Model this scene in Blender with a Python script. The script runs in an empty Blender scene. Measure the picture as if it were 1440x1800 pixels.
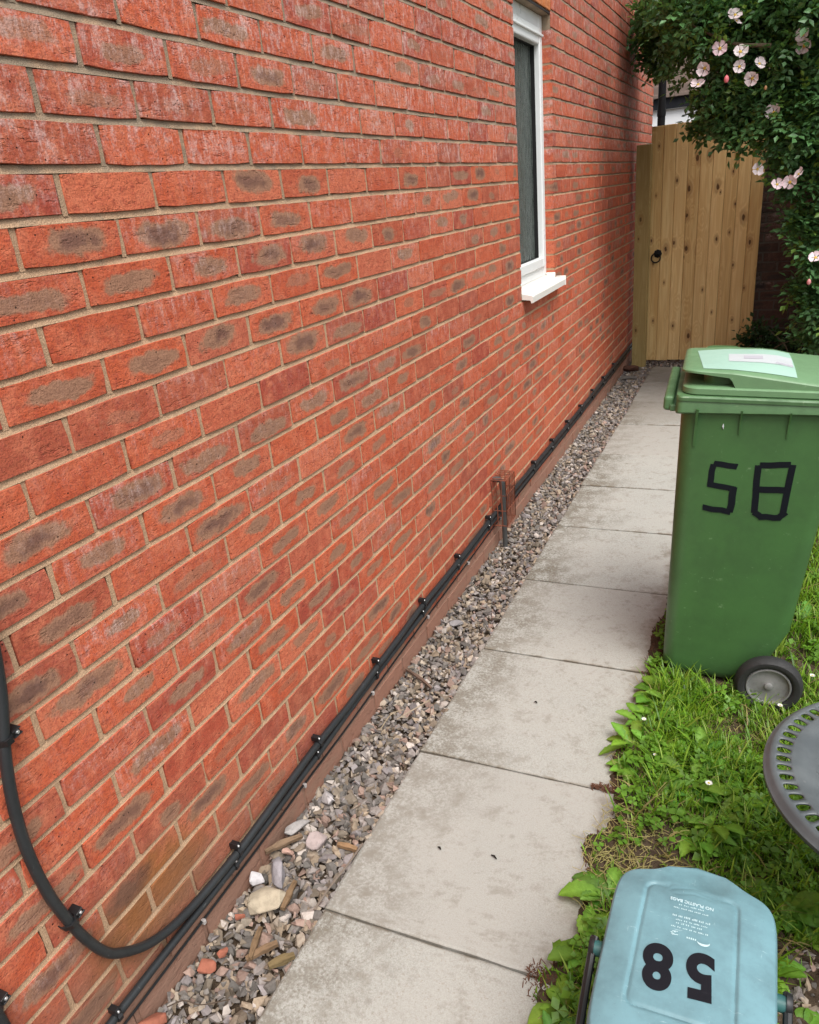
import bpy, bmesh, math, random
import numpy as np
from mathutils import Vector, Matrix, noise as mnoise
R = math.radians
random.seed(7)
rng = np.random.default_rng(7)
C = bpy.context.scene.collection
scene = bpy.context.scene

# ------------------------------------------------------------------ camera
yaw, pit, rol = -0.45336, -0.40411, 0.09963
fv = np.array([math.sin(yaw)*math.cos(pit), math.cos(yaw)*math.cos(pit), math.sin(pit)])
rv = np.cross(fv, [0, 0, 1]); rv /= np.linalg.norm(rv); dv = np.cross(fv, rv)
r2 = math.cos(rol)*rv + math.sin(rol)*dv
d2 = -math.sin(rol)*rv + math.cos(rol)*dv
cam = bpy.data.cameras.new('camera'); co = bpy.data.objects.new('camera', cam); C.objects.link(co)
mw = Matrix.Identity(4)
for i in range(3):
    mw[i][0] = r2[i]; mw[i][1] = -d2[i]; mw[i][2] = -fv[i]
mw[0][3], mw[1][3], mw[2][3] = 1.0665, -1.0240, 1.5333
co.matrix_world = mw
cam.sensor_fit = 'HORIZONTAL'; cam.sensor_width = 36; cam.lens = 36*1344.8/1440
cam.shift_x = 0.002; cam.shift_y = 0.0176
cam.clip_start = 0.05; cam.clip_end = 2000
scene.camera = co

# ------------------------------------------------------------------ world, sun, exposure
SUN_EL, SUN_ROT = R(60), R(135)
w = bpy.data.worlds.new('World'); scene.world = w; w.use_nodes = True
wn = w.node_tree; bg = wn.nodes['Background']
sky = wn.nodes.new('ShaderNodeTexSky'); sky.sky_type = 'NISHITA'; sky.sun_disc = False
sky.sun_elevation = SUN_EL; sky.sun_rotation = SUN_ROT; sky.air_density = 1.0; sky.dust_density = 3.0
hs = wn.nodes.new('ShaderNodeHueSaturation'); hs.inputs['Saturation'].default_value = 0.25
wn.links.new(sky.outputs[0], hs.inputs['Color']); wn.links.new(hs.outputs[0], bg.inputs['Color'])
bg.inputs['Strength'].default_value = 0.14
sl = bpy.data.lights.new('sun', 'SUN'); so = bpy.data.objects.new('sun', sl); C.objects.link(so)
sl.energy = 1.7; sl.angle = R(35); sl.color = (1.0, 0.97, 0.93)
sd = Vector((math.sin(SUN_ROT)*math.cos(SUN_EL), math.cos(SUN_ROT)*math.cos(SUN_EL), math.sin(SUN_EL)))
so.rotation_euler = (-sd).to_track_quat('-Z', 'Y').to_euler()
so.location = (4, 0, 8)
vs = scene.view_settings
vs.view_transform = 'Standard'; vs.look = 'None'; vs.exposure = 0.75; vs.gamma = 1.0

# ------------------------------------------------------------------ helpers: objects
def tag(o, label=None, cat=None, group=None, kind=None):
    if label: o['label'] = label
    if cat: o['category'] = cat
    if group: o['group'] = group
    if kind: o['kind'] = kind
    return o
def empty(name, loc=(0, 0, 0), rot=(0, 0, 0)):
    o = bpy.data.objects.new(name, None); C.objects.link(o)
    o.location = loc; o.rotation_euler = rot; o.empty_display_size = 0.1
    return o
def mesh_obj(name, verts, faces, mat=None, parent=None, smooth=False):
    me = bpy.data.meshes.new(name)
    me.from_pydata([tuple(v) for v in verts], [], [tuple(f) for f in faces]); me.update()
    if mat: me.materials.append(mat)
    if smooth: me.polygons.foreach_set('use_smooth', [True]*len(me.polygons))
    o = bpy.data.objects.new(name, me); C.objects.link(o)
    if parent: o.parent = parent
    return o
def bm_obj(name, bm, mat=None, parent=None, smooth=False):
    me = bpy.data.meshes.new(name)
    bmesh.ops.recalc_face_normals(bm, faces=bm.faces[:])
    bm.to_mesh(me); bm.free()
    if mat: me.materials.append(mat)
    if smooth:
        me.polygons.foreach_set('use_smooth', [True]*len(me.polygons)); me.set_sharp_from_angle(angle=R(38))
    o = bpy.data.objects.new(name, me); C.objects.link(o)
    if parent: o.parent = parent
    return o
def big_mesh(name, V, F, mat, parent=None, smooth=False, cols=None, uv=None, cname='col', extra=None):
    """V (n,3), F (m,k) uniform k; cols per-vertex rgba; uv per-vertex"""
    me = bpy.data.meshes.new(name)
    n, (m, k) = len(V), F.shape
    me.vertices.add(n); me.vertices.foreach_set('co', np.ascontiguousarray(V, dtype=np.float32).ravel())
    me.loops.add(m*k); me.loops.foreach_set('vertex_index', np.ascontiguousarray(F, dtype=np.int32).ravel())
    me.polygons.add(m)
    me.polygons.foreach_set('loop_start', np.arange(0, m*k, k, dtype=np.int32))
    me.polygons.foreach_set('loop_total', np.full(m, k, dtype=np.int32))
    me.polygons.foreach_set('use_smooth', np.full(m, bool(smooth)))
    me.update(calc_edges=True); me.validate()
    def addcol(nm, c):
        a = me.attributes.new(nm, 'FLOAT_COLOR', 'POINT')
        cc = np.ones((n, 4), np.float32); cc[:, :c.shape[1]] = c
        a.data.foreach_set('color', cc.ravel())
    if cols is not None: addcol(cname, cols)
    if extra:
        for nm, c in extra.items(): addcol(nm, c)
    if uv is not None:
        l = me.uv_layers.new(name='UVMap')
        l.data.foreach_set('uv', np.ascontiguousarray(uv[F.ravel()], dtype=np.float32).ravel())
    me.materials.append(mat)
    o = bpy.data.objects.new(name, me); C.objects.link(o)
    if parent: o.parent = parent
    return o
def box(bm, x0, x1, y0, y1, z0, z1, bev=0.0, seg=2, M=None):
    g = bmesh.ops.create_cube(bm, size=1.0)
    vs_ = g['verts']
    for v in vs_:
        v.co = Vector(((x0+x1)/2 + v.co.x*(x1-x0), (y0+y1)/2 + v.co.y*(y1-y0), (z0+z1)/2 + v.co.z*(z1-z0)))
        if M: v.co = M @ v.co
    if bev > 0:
        es = {e for v in vs_ for e in v.link_edges}
        bmesh.ops.bevel(bm, geom=list(es), offset=bev, segments=seg, affect='EDGES', profile=0.5)
def tube(bm, pts, r, n=10, cap=True):
    pts = [Vector(p) for p in pts]
    rr = r if hasattr(r, '__len__') else [r]*len(pts)
    rings = []; up = None
    for i, p in enumerate(pts):
        t = (pts[min(i+1, len(pts)-1)] - pts[max(i-1, 0)]).normalized()
        if up is None:
            up = Vector((0, 0, 1)) if abs(t.z) < 0.9 else Vector((1, 0, 0))
        s = t.cross(up).normalized(); up = s.cross(t).normalized()
        rings.append([bm.verts.new(p + (s*math.cos(2*math.pi*k/n) + up*math.sin(2*math.pi*k/n))*rr[i]) for k in range(n)])
    for a, b in zip(rings, rings[1:]):
        for k in range(n): bm.faces.new((a[k], a[(k+1) % n], b[(k+1) % n], b[k]))
    if cap:
        bm.faces.new(rings[0][::-1]); bm.faces.new(rings[-1])
def smooth_path(pts, sub=6):
    P = [np.array(p, float) for p in pts]; P = [2*P[0]-P[1]] + P + [2*P[-1]-P[-2]]
    out = []
    for i in range(1, len(P)-2):
        a, b, c, d = P[i-1:i+3]
        for k in range(sub):
            t = k/sub
            out.append(tuple(0.5*((2*b) + (c-a)*t + (2*a-5*b+4*c-d)*t*t + (3*b-a-3*c+d)*t**3)))
    out.append(tuple(P[-2])); return out
def lathe(bm, prof, n=40, M=None):
    """prof (r, h): revolve about local z"""
    rings = []
    for r_, h in prof:
        ring = []
        for k in range(n):
            a = 2*math.pi*k/n
            v = Vector((r_*math.cos(a), r_*math.sin(a), h))
            ring.append(bm.verts.new(M @ v if M else v))
        rings.append(ring)
    for a, b in zip(rings, rings[1:]):
        for k in range(n): bm.faces.new((a[k], a[(k+1) % n], b[(k+1) % n], b[k]))
    if prof[0][0] > 1e-6: bm.faces.new(rings[0][::-1])
    if prof[-1][0] > 1e-6: bm.faces.new(rings[-1])
    bmesh.ops.remove_doubles(bm, verts=bm.verts[:], dist=1e-6)
def rrect(x0, x1, y0, y1, r, n=6):
    out = []
    for cx, cy, a0 in ((x1-r, y1-r, 0), (x0+r, y1-r, 90), (x0+r, y0+r, 180), (x1-r, y0+r, 270)):
        for k in range(n+1):
            a = R(a0 + 90*k/n); out.append((cx + r*math.cos(a), cy + r*math.sin(a)))
    return out
def loft(bm, loops, cap0=True, cap1=True):
    rings = [[bm.verts.new(p) for p in L] for L in loops]
    n = len(rings[0])
    for a, b in zip(rings, rings[1:]):
        for k in range(n): bm.faces.new((a[k], a[(k+1) % n], b[(k+1) % n], b[k]))
    if cap0: bm.faces.new(rings[0][::-1])
    if cap1: bm.faces.new(rings[-1])
    return rings
def text_obj(name, s, size, mat, parent, M, bold=0.0, ext=0.0006, align='CENTER', spacing=1.0):
    cu = bpy.data.curves.new(name, 'FONT'); cu.body = s; cu.size = size; cu.align_x = align; cu.align_y = 'CENTER'
    cu.offset = bold; cu.extrude = ext; cu.space_character = spacing
    t = bpy.data.objects.new(name, cu); C.objects.link(t)
    dg = bpy.context.evaluated_depsgraph_get()
    me = bpy.data.meshes.new_from_object(t.evaluated_get(dg))
    bpy.data.objects.remove(t); bpy.data.curves.remove(cu)
    me.transform(M); me.materials.clear(); me.materials.append(mat)
    o = bpy.data.objects.new(name, me); C.objects.link(o); o.parent = parent
    return o

# ------------------------------------------------------------------ helpers: materials
class Mat:
    def __init__(s, name, rough=0.6, spec=0.4, color=None):
        s.m = bpy.data.materials.new(name); s.m.use_nodes = True
        s.t = s.m.node_tree; s.b = s.t.nodes['Principled BSDF']
        s.b.inputs['Roughness'].default_value = rough
        s.b.inputs['Specular IOR Level'].default_value = spec
        if color is not None: s.set('Base Color', color)
    def N(s, typ, ins=None, **props):
        n = s.t.nodes.new(typ)
        for k, v in props.items(): setattr(n, k, v)
        for k, v in (ins or {}).items(): s.put(n.inputs[k], v)
        return n
    def put(s, sock, v):
        if isinstance(v, bpy.types.NodeSocket): s.t.links.new(v, sock)
        else:
            if sock.type == 'RGBA' and len(v) == 3: v = (*v, 1)
            sock.default_value = v
    def set(s, k, v): s.put(s.b.inputs[k], v)
    def math(s, op, a, b=0.0, clamp=False):
        n = s.N('ShaderNodeMath', {0: a, 1: b}, operation=op, use_clamp=clamp); return n.outputs[0]
    def mix(s, f, a, b, blend='MIX'):
        n = s.N('ShaderNodeMix', data_type='RGBA', blend_type=blend)
        s.put(n.inputs[0], f); s.put(n.inputs[6], a); s.put(n.inputs[7], b); return n.outputs[2]
    def map(s, v, a, b, c=0.0, d=1.0):
        n = s.N('ShaderNodeMapRange', {0: v, 1: a, 2: b, 3: c, 4: d}); n.clamp = True; n.interpolation_type = 'SMOOTHSTEP'
        return n.outputs[0]
    def pos(s): return s.N('ShaderNodeNewGeometry').outputs['Position']
    def obj(s): return s.N('ShaderNodeTexCoord').outputs['Object']
    def sep(s, v): return s.N('ShaderNodeSeparateXYZ', {0: v}).outputs
    def scale(s, v, sc): return s.N('ShaderNodeVectorMath', {0: v, 1: sc}, operation='MULTIPLY').outputs[0]
    def noise(s, v, sc, det=4.0, ro=0.6, out=0):
        return s.N('ShaderNodeTexNoise', {'Vector': v, 'Scale': sc, 'Detail': det, 'Roughness': ro}).outputs[out]
    def vor(s, v, sc, feature='F1', out='Distance'):
        return s.N('ShaderNodeTexVoronoi', {'Vector': v, 'Scale': sc}, feature=feature).outputs[out]
    def attr(s, name, out='Color'): return s.N('ShaderNodeAttribute', attribute_name=name).outputs[out]
    def rgb(s, c): return s.N('ShaderNodeSeparateColor', {0: c}).outputs
    def bump(s, h, strength=0.5, dist=0.002, prev=None):
        n = s.N('ShaderNodeBump', {'Height': h, 'Strength': strength, 'Distance': dist})
        if prev is not None: s.put(n.inputs['Normal'], prev)
        s.set('Normal', n.outputs[0]); return n.outputs[0]

def brick_mat(name, cols, markc=((.335, .185, .115), (.135, .075, .058)), dirt=1.0, sat=1.0):
    m = Mat(name, 0.85, 0.25)
    p = m.pos(); px, py, pz = m.sep(p)
    uv = m.N('ShaderNodeUVMap', uv_map='UVMap').outputs[0]; u, v, _ = m.sep(uv)
    wv_ = m.noise(p, 14, 3, .6, 1); wr, wg, _w = m.sep(wv_)
    rr, rg, rb = m.rgb(m.attr('rnd'))[:3]; kr, kg, kb = m.rgb(m.attr('mk'))[:3]
    n1 = m.noise(p, 22, 5, .6); n2 = m.noise(p, 260, 3, .65); n3 = m.noise(p, 75, 4, .6); n4 = m.noise(p, 7, 3)
    base = m.mix(m.map(rr, 0.1, 0.6), cols[0], cols[1]); base = m.mix(m.map(rr, .72, .98), base, cols[2]); base = m.mix(m.map(rg, .62, 1.0, 0, .75), base, (cols[2][0]*.95, cols[2][1]*1.35, cols[2][2]*1.3)); base = m.mix(m.map(rg, .30, .0, 0, .6), base, cols[3])
    base = m.mix(m.map(n1, .40, .70, 0, .7), base, cols[3])          # lighter fired blooms
    base = m.mix(m.map(n3, .48, .68, 0, .6), base, cols[2])
    base = m.mix(m.map(m.noise(p, 130, 4, .7), .55, .70, 0, .45), base, cols[3])
    base = m.mix(m.map(n2, .48, .70, 0, .7), base, (cols[2][0]*.55, cols[2][1]*.6, cols[2][2]*.7))
    # kiss mark of the kiln: rounded blotch in the middle of the face
    off = m.math('MULTIPLY', m.math('SUBTRACT', kb, .5), .07)
    hw = m.math('ADD', m.math('MULTIPLY', kg, .070), .014)
    hh = m.math('ADD', m.math('MULTIPLY', kr, .015), .008)
    u2 = m.math('ADD', m.math('SUBTRACT', u, off), m.math('MULTIPLY', m.math('SUBTRACT', wr, .5), .09))
    uu = m.math('POWER', m.math('ABSOLUTE', m.math('DIVIDE', u2, hw)), 3.2)
    v2 = m.math('ADD', m.math('ADD', v, m.math('MULTIPLY', m.math('SUBTRACT', rg, .5), .016)), m.math('MULTIPLY', m.math('SUBTRACT', wg, .5), .035))
    vv = m.math('POWER', m.math('ABSOLUTE', m.math('DIVIDE', v2, hh)), 2.6)
    d = m.math('POWER', m.math('ADD', uu, vv), .4)
    d = m.math('ADD', d, m.math('MULTIPLY', m.math('SUBTRACT', m.noise(p, 55, 6, .7), .5), 1.0))
    mask = m.math('MULTIPLY', m.map(d, 1.22, .80), m.map(kr, .05, .5, 0, .92))
    core = m.math('MULTIPLY', m.map(m.math('ADD', d, m.math('MULTIPLY', m.math('SUBTRACT', n1, .5), 1.6)), .85, .2), m.map(kr, .45, 1.0, .1, .9))
    mc = m.mix(core, m.mix(m.map(n2, .4, .75), markc[0], (markc[0][0]*.7, markc[0][1]*.66, markc[0][2]*.66)), markc[1])
    col = m.mix(mask, base, mc)
    # pale salts, running down the face
    st = m.noise(m.scale(p, (1, 70, 16)), 1.0, 4, .7)
    ef = m.math('MULTIPLY', m.map(m.math('ADD', m.math('MULTIPLY', st, .55), m.math('MULTIPLY', m.noise(p, 34, 5, .7), .45)), .46, .62), m.map(m.noise(p, 240, 3, .7), .38, .62, .15, 1))
    ef = m.math('MULTIPLY', ef, m.math('MULTIPLY', rb, m.map(v, -.034, .022, .25, 1.0)))
    col = m.mix(m.math('MULTIPLY', ef, .78), col, (.72, .54, .50))
    bm_ = m.math('MULTIPLY', m.map(m.math('ADD', m.math('MULTIPLY', m.noise(p, 16, 6, .72), .6), m.math('MULTIPLY', m.noise(m.scale(p, (1, 1, .5)), 90, 3, .7), .4)), .50, .62), m.math('MULTIPLY', rb, m.map(pz, 1.2, 1.75, .18, .8)))
    col = m.mix(m.math('MULTIPLY', bm_, .74), col, (.66, .47, .43))
    # burnt specks
    sp = m.math('MULTIPLY', m.map(m.vor(p, 58), .12, .06), m.map(m.noise(p, 9, 2), .42, .54))
    col = m.mix(m.math('MULTIPLY', sp, .9), col, (.02, .012, .01))
    # ochre splash stain and grime towards the damp course at the near end
    dy = m.math('DIVIDE', m.math('ADD', py, .22), .20); dz = m.math('DIVIDE', m.math('SUBTRACT', pz, .24), .12)
    dd = m.math('ADD', m.math('MULTIPLY', dy, dy), m.math('MULTIPLY', dz, dz))
    dd = m.math('ADD', dd, m.math('MULTIPLY', m.math('SUBTRACT', n1, .5), 1.6))
    col = m.mix(m.map(dd, 1.3, .1, 0, .78*dirt), col, (.25, .105, .022))
    ey = m.math('DIVIDE', m.math('ADD', py, .27), .07); ez = m.math('DIVIDE', m.math('SUBTRACT', pz, .315), .035)
    ee = m.math('ADD', m.math('ADD', m.math('MULTIPLY', ey, ey), m.math('MULTIPLY', ez, ez)), m.math('MULTIPLY', m.math('SUBTRACT', n1, .5), 1.6))
    col = m.mix(m.map(ee, 1.2, .1, 0, .75*dirt), col, (.06, .035, .03))
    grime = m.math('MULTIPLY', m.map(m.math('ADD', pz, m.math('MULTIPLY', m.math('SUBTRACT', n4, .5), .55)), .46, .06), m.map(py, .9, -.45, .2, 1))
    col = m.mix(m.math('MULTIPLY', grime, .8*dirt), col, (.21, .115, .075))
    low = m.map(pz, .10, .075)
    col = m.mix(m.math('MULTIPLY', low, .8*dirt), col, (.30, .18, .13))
    m.set('Base Color', col)
    h = m.math('ADD', m.math('MULTIPLY', m.noise(m.scale(p, (1, 1, 1.7)), 48, 5, .6), .7), m.math('MULTIPLY', n2, .35))
    h = m.math('SUBTRACT', h, m.math('MULTIPLY', sp, .5))
    cr = m.map(m.noise(m.scale(p, (1, .6, 2.2)), 26, 4, .7), .57, .66)
    col = m.mix(m.math('MULTIPLY', cr, .16), col, (.14, .035, .025)); m.set('Base Color', col)
    h = m.math('SUBTRACT', h, m.math('MULTIPLY', cr, .3))
    m.bump(h, .9, .0045)
    return m.m
RED = ((.485, .094, .039), (.557, .117, .049), (.355, .065, .039), (.615, .193, .104))
MB = brick_mat('brick', RED)
MBH = brick_mat('orange_brick', ((.52, .17, .055), (.58, .21, .07), (.44, .13, .045), (.60, .24, .09)), dirt=0)
MBD = brick_mat('shaded_brick', ((.075, .035, .025), (.09, .043, .03), (.05, .028, .022), (.11, .06, .045)), markc=((.05, .035, .03), (.03, .02, .02)), dirt=.2)  # dark brick colour carries the deep shade under the bush

def mortar_mat(name, c1, c2):
    m = Mat(name, .95, .2); p = m.pos(); px, py, pz = m.sep(p)
    n2 = m.noise(p, 420, 2, .7); n1 = m.noise(p, 30, 4)
    c = m.mix(m.map(n2, .35, .65), c1, c2)
    c = m.mix(m.map(n1, .5, .75, 0, .45), c, (c1[0]*.6, c1[1]*.6, c1[2]*.6))
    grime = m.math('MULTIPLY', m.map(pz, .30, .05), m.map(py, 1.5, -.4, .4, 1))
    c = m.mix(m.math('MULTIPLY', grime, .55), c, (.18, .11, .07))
    up_ = m.math('MULTIPLY', m.map(m.math('ADD', pz, m.math('MULTIPLY', m.math('SUBTRACT', n1, .5), .5)), 1.45, 1.75), m.map(m.noise(p, 9, 4, .7), .30, .55, .35, 1))  # upper joints darkened: shade of the recess put into the colour, with grime
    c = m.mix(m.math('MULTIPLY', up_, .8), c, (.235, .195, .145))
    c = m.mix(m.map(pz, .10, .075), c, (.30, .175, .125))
    m.set('Base Color', c)
    m.bump(m.math('ADD', n2, m.math('MULTIPLY', n1, 1.2)), .8, .003); return m.m
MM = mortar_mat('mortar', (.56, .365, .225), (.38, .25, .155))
MMD = mortar_mat('shaded_mortar', (.12, .10, .085), (.08, .065, .055))  # mortar darkened to carry the same shade as its brick

def plastic(name, col, rough=.45, wear=(.7, .8, .7), wa=.25, var=.18, sc=9, bump=.15, spec=.5, dirt=0.0):
    m = Mat(name, rough, spec); p = m.obj()
    n = m.noise(p, sc, 5, .65); n2 = m.noise(p, sc*14, 3)
    c = m.mix(m.map(n, .35, .7, 0, 1), col, tuple(x*(1-var) for x in col))
    scr = m.map(m.noise(m.scale(p, (3, 26, 5)), 9, 5, .75), .63, .72)
    scr = m.math('ADD', scr, m.map(m.noise(m.scale(p, (30, 4, 4)), 6, 5, .75), .66, .74), True)
    c = m.mix(m.math('MULTIPLY', scr, wa), c, wear)
    if dirt:
        d1 = m.map(m.noise(m.scale(p, (4, 46, 9)), 7, 4, .8), .66, .72); d2 = m.map(m.noise(p, sc*.7, 6, .75), .52, .72); d3 = m.map(m.noise(p, sc*22, 2), .66, .74)
        c = m.mix(m.math('MULTIPLY', m.math('ADD', m.math('ADD', m.math('MULTIPLY', d1, .7), m.math('MULTIPLY', d2, .6), True), m.math('MULTIPLY', d3, .5), True), dirt), c, tuple(x*.35 + .015 for x in col))
    m.set('Base Color', c); m.set('Roughness', m.map(n, .3, .7, rough-.06, rough+.14))
    m.bump(n2, bump, .0008); return m.m
MCABLE = plastic('cable_sheath', (.022, .025, .027), .40, (.14, .15, .15), .5, .3, 20)
MCLIP = plastic('black_clip', (.012, .012, .013), .35, (.1, .1, .1), .1)
MBLACK = plastic('black_plastic', (.014, .015, .016), .4, (.12, .12, .12), .3)
MNAIL = Mat('zinc_nail', .35, .5, (.75, .75, .76)); MNAIL.set('Metallic', .8); MNAIL = MNAIL.m
MCLEAR = Mat('pale_clip', .5, .4, (.45, .42, .40)).m
MPIPE = plastic('grey_pipe', (.065, .066, .064), .45, (.2, .2, .19), .35)
MCAGE = plastic('terracotta_wire', (.24, .070, .035), .6, (.08, .03, .02), .4, .5, 14)
MIRON = plastic('black_iron', (.010, .010, .011), .6, (.03, .03, .03), .2, spec=.15)
MUPVC = plastic('white_upvc', (.80, .82, .81), .3, (.55, .55, .52), .25, .04, 5, .05)
MSILL = plastic('sill_upvc', (.80, .77, .71), .35, (.6, .56, .48), .3, .06, 6, .05)

# ------------------------------------------------------------------ brick builder
def bricks(name, y0, y1, z0, z1, mat, mortar, parent, openings=(), marks=None, M=None, zc=1.8906, dep=0.10, efz=1.62, jit=1.0, zcoarse=9, keep=None):
    V, F, UV, RN, MK = [], [], [], [], []
    JV, JF = [], []
    NU, NV = 5, 3
    i0 = int(math.floor((zc - z1)/.075)) - 1; i1 = int(math.ceil((zc - z0)/.075)) + 1
    for ci in range(i0, i1+1):
        z = zc - .075*ci
        if z + .0325 < z0 or z - .0325 > z1: continue
        par = ci % 2
        k0 = int(math.floor(y0/.1125)) - 2
        if (k0 - par) % 2: k0 -= 1
        for k in range(k0, int(y1/.1125)+3, 2):
            ya, yb = .1125*k + .0050, .1125*(k+2) - .0050
            segs = [(max(ya, y0), min(yb, y1))]
            for (oy0, oy1, oz0, oz1) in openings:
                if z + .03 > oz0 and z - .03 < oz1:
                    ns = []
                    for (a, b) in segs:
                        if b <= oy0 or a >= oy1: ns.append((a, b)); continue
                        if a < oy0: ns.append((a, oy0))
                        if b > oy1: ns.append((oy1, b))
                    segs = ns
            for (a, b) in segs:
                if b - a < .012: continue
                ja, jb = (a-.0050 if a > y0 and a == ya else a), (b+.0050 if b < y1 and b == yb else b)
                jn = len(JV); zj = z - .0375
                if zj > z0:
                    for t in range(5):
                        yy = ja + (jb-ja)*t/4; w0 = .0008*math.sin(yy*37+ci*3); w1 = .0008*math.sin(yy*51+ci)
                        JV += [(-.0014+w0, yy, zj-.0064), (-.0060+w1, yy, zj+.0068)]
                    JF += [(jn+2*t, jn+2*t+2, jn+2*t+3, jn+2*t+1) for t in range(4)]
                if a == ya and a > y0:
                    jn = len(JV); xo = -.0036 + .0008*math.sin(ci*5+k)
                    JV += [(xo, a-.0110, z-.034), (xo, a+.001, z-.034), (xo, a+.001, z+.034), (xo, a-.0110, z+.034)]; JF.append((jn, jn+1, jn+2, jn+3))
                if b - a < .014: continue
                rb_ = np.random.default_rng((ci*7919 + k*104729 + 13) % 2**31)
                a1 = a + rb_.uniform(-.0018, .0018)*jit; b1 = b + rb_.uniform(-.0018, .0018)*jit
                zl = max(z - .0325 + rb_.uniform(-.0012, .0012)*jit, z0); zh = min(z + .0325 + rb_.uniform(-.0012, .0012)*jit, z1)
                for (oy0, oy1, _, _) in openings:
                    if abs(a-oy1) < .001: a1 = a
                    if abs(b-oy0) < .001: b1 = b
                x = rb_.uniform(-.0012, .0012)*jit; tl = rb_.uniform(-.001, .001)*jit
                deep = any(abs(a-oy1) < .001 or abs(b-oy0) < .001 for (oy0, oy1, _, _) in openings)
                dl = any(abs(a-q_[1]) < .001 for q_ in openings); dr_ = any(abs(b-q_[0]) < .001 for q_ in openings)
                base = len(V); cy, cz = (a1+b1)/2, (zl+zh)/2
                # front grid
                for j in range(NV):
                    for i in range(NU):
                        fy, fz = i/(NU-1), j/(NV-1)
                        yy = a1 + .0014 + (b1-a1-.0028)*fy; zz = zl + .0014 + (zh-zl-.0028)*fz
                        if not deep and i in (0, NU-1) and j in (0, NV-1): yy += (.0035 if i == 0 else -.0035)*rb_.random(); zz += (.003 if j == 0 else -.003)*rb_.random()
                        xx = x + tl*(fy*2-1) + rb_.uniform(-.0005, .0005)
                        yy += rb_.uniform(-.0007, .0007)
                        if dl and i == 0: yy = a
                        if dr_ and i == NU-1: yy = b
                        V.append((xx, yy, zz + rb_.uniform(-.0006, .0006)))
                per = [j*NU+i for i, j in [(i, 0) for i in range(NU)] + [(NU-1, j) for j in range(1, NV)] + [(i, NV-1) for i in range(NU-2, -1, -1)] + [(0, j) for j in range(NV-2, 0, -1)]]
                for j in range(NV-1):
                    for i in range(NU-1):
                        q = base + j*NU + i; F.append((q, q+1, q+1+NU, q+NU))
                np_ = len(per); r0_ = len(V)
                for q in per: V.append(V[base+q])
                r1 = len(V)
                for q in per:
                    v = V[base+q]; fy, fz = (v[1]-cy)/((b1-a1)/2-.0014), (v[2]-cz)/((zh-zl)/2-.0014)
                    oy = .0007*max(-1, min(1, fy)) if abs(fy) > .8 else 0; oz = .0007*max(-1, min(1, fz)) if abs(fz) > .7 else 0
                    if (dl and fy < -.8) or (dr_ and fy > .8): oy = 0
                    V.append((v[0]-.0024 + rb_.uniform(-.0004, .0004), v[1]+oy, v[2]+oz))
                r2_ = len(V)
                for t in range(np_):
                    v = V[r1+t]; V.append((-(dep if deep else .014), v[1], v[2]))
                for t in range(np_):
                    u_ = (t+1) % np_
                    F.append((r0_+t, r1+t, r1+u_, r0_+u_)); F.append((r1+t, r2_+t, r2_+u_, r1+u_))
                n = len(V) - base
                UV += [(v[1]-(ya+yb)/2, v[2]-z) for v in V[base:]]
                ef = (0.55 + .45*rb_.random()) if z > efz else (rb_.random()**2.2*.75 if z > .5 else rb_.random()**3*.4)
                if marks and (ci, k) in marks: ms, mwid, moff = marks[(ci, k)]
                else:
                    ms = rb_.choice([0, rb_.uniform(.15, .5), rb_.uniform(.5, 1)], p=[.36, .30, .34]); mwid = rb_.uniform(.2, 1); moff = rb_.uniform(.15, .85)
                    if z > efz: ms *= .6
                RN += [(rb_.random(), rb_.random(), ef)]*n; MK += [(ms, mwid, moff)]*n
    V = np.array(V)
    if M is not None: V = V @ np.array(M)[:3, :3].T + np.array(M)[:3, 3]
    JV = np.array(JV)
    if M is not None: JV = JV @ np.array(M)[:3, :3].T + np.array(M)[:3, 3]
    jo = big_mesh('joints', JV, np.array(JF), mortar)
    o = big_mesh(name, V, np.array(F), mat, parent, False, np.array(RN), np.array(UV), 'rnd', {'mk': np.array(MK)})
    jo.parent = o
    return o

marks = {}
def mk(letter, ks, ss):
    for k, s in zip(ks, ss):
        q = np.random.default_rng(ord(letter)*31 + k + 99)
        marks[(ord(letter)-97, k)] = (s, q.uniform(.55, 1.0) if s > .5 else q.uniform(.25, .9), q.uniform(.3, .7))
mk('c', range(-2, 6, 2), (.1, .3, .2, .2)); mk('b', range(-1, 7, 2), (.35, .4, .3, .8)); mk('d', range(-1, 10, 2), (.0, .12, 0, 0, 0, 0))
mk('e', range(-2, 12, 2), (.55, 0, 0, .9, .8, 0, .1)); mk('f', range(-1, 11, 2), (.9, 1, .8, .75, 0, 0)); mk('g', range(-2, 10, 2), (.62, .5, .62, .8, .9, .6))
mk('h', range(-3, 12, 2), (0, .15, 0, .6, .3, .7, .1, .5)); mk('i', range(-2, 13, 2), (.5, .6, .95, .95, .8, .95, 0, 0)); mk('j', range(-3, 12, 2), (.1, .25, 0, 0, .9, .6, 0, .3))
mk('k', range(-4, 11, 2), (0, .05, .3, .1, 0, .3, .1, .2)); mk('l', range(-3, 12, 2), (.95, .8, .55, .6, .6, .8, .6, .8)); mk('m', range(-4, 11, 2), (.8, .6, .85, .6, .1, .6, .6, .5))
mk('n', range(-5, 12, 2), (.6, .7, 0, .9, .3, .1, .8, .6, .1)); mk('o', range(-4, 9, 2), (.95, .5, .3, .5, .5, .6, .4)); mk('p', range(-3, 9, 2), (.8, .35, .2, .6, .6, .1))
mk('q', range(-4, 9, 2), (.1, .5, .3, .8, .1, .4, .6)); mk('r', range(-3, 9, 2), (0, .5, .7, .6, .5, .2)); mk('s', range(-4, 9, 2), (0, .7, .1, .6, .6, .5, .3))
mk('t', range(-5, 9, 2), (.6, .8, 0, .6, .4, .3, .4))

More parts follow.
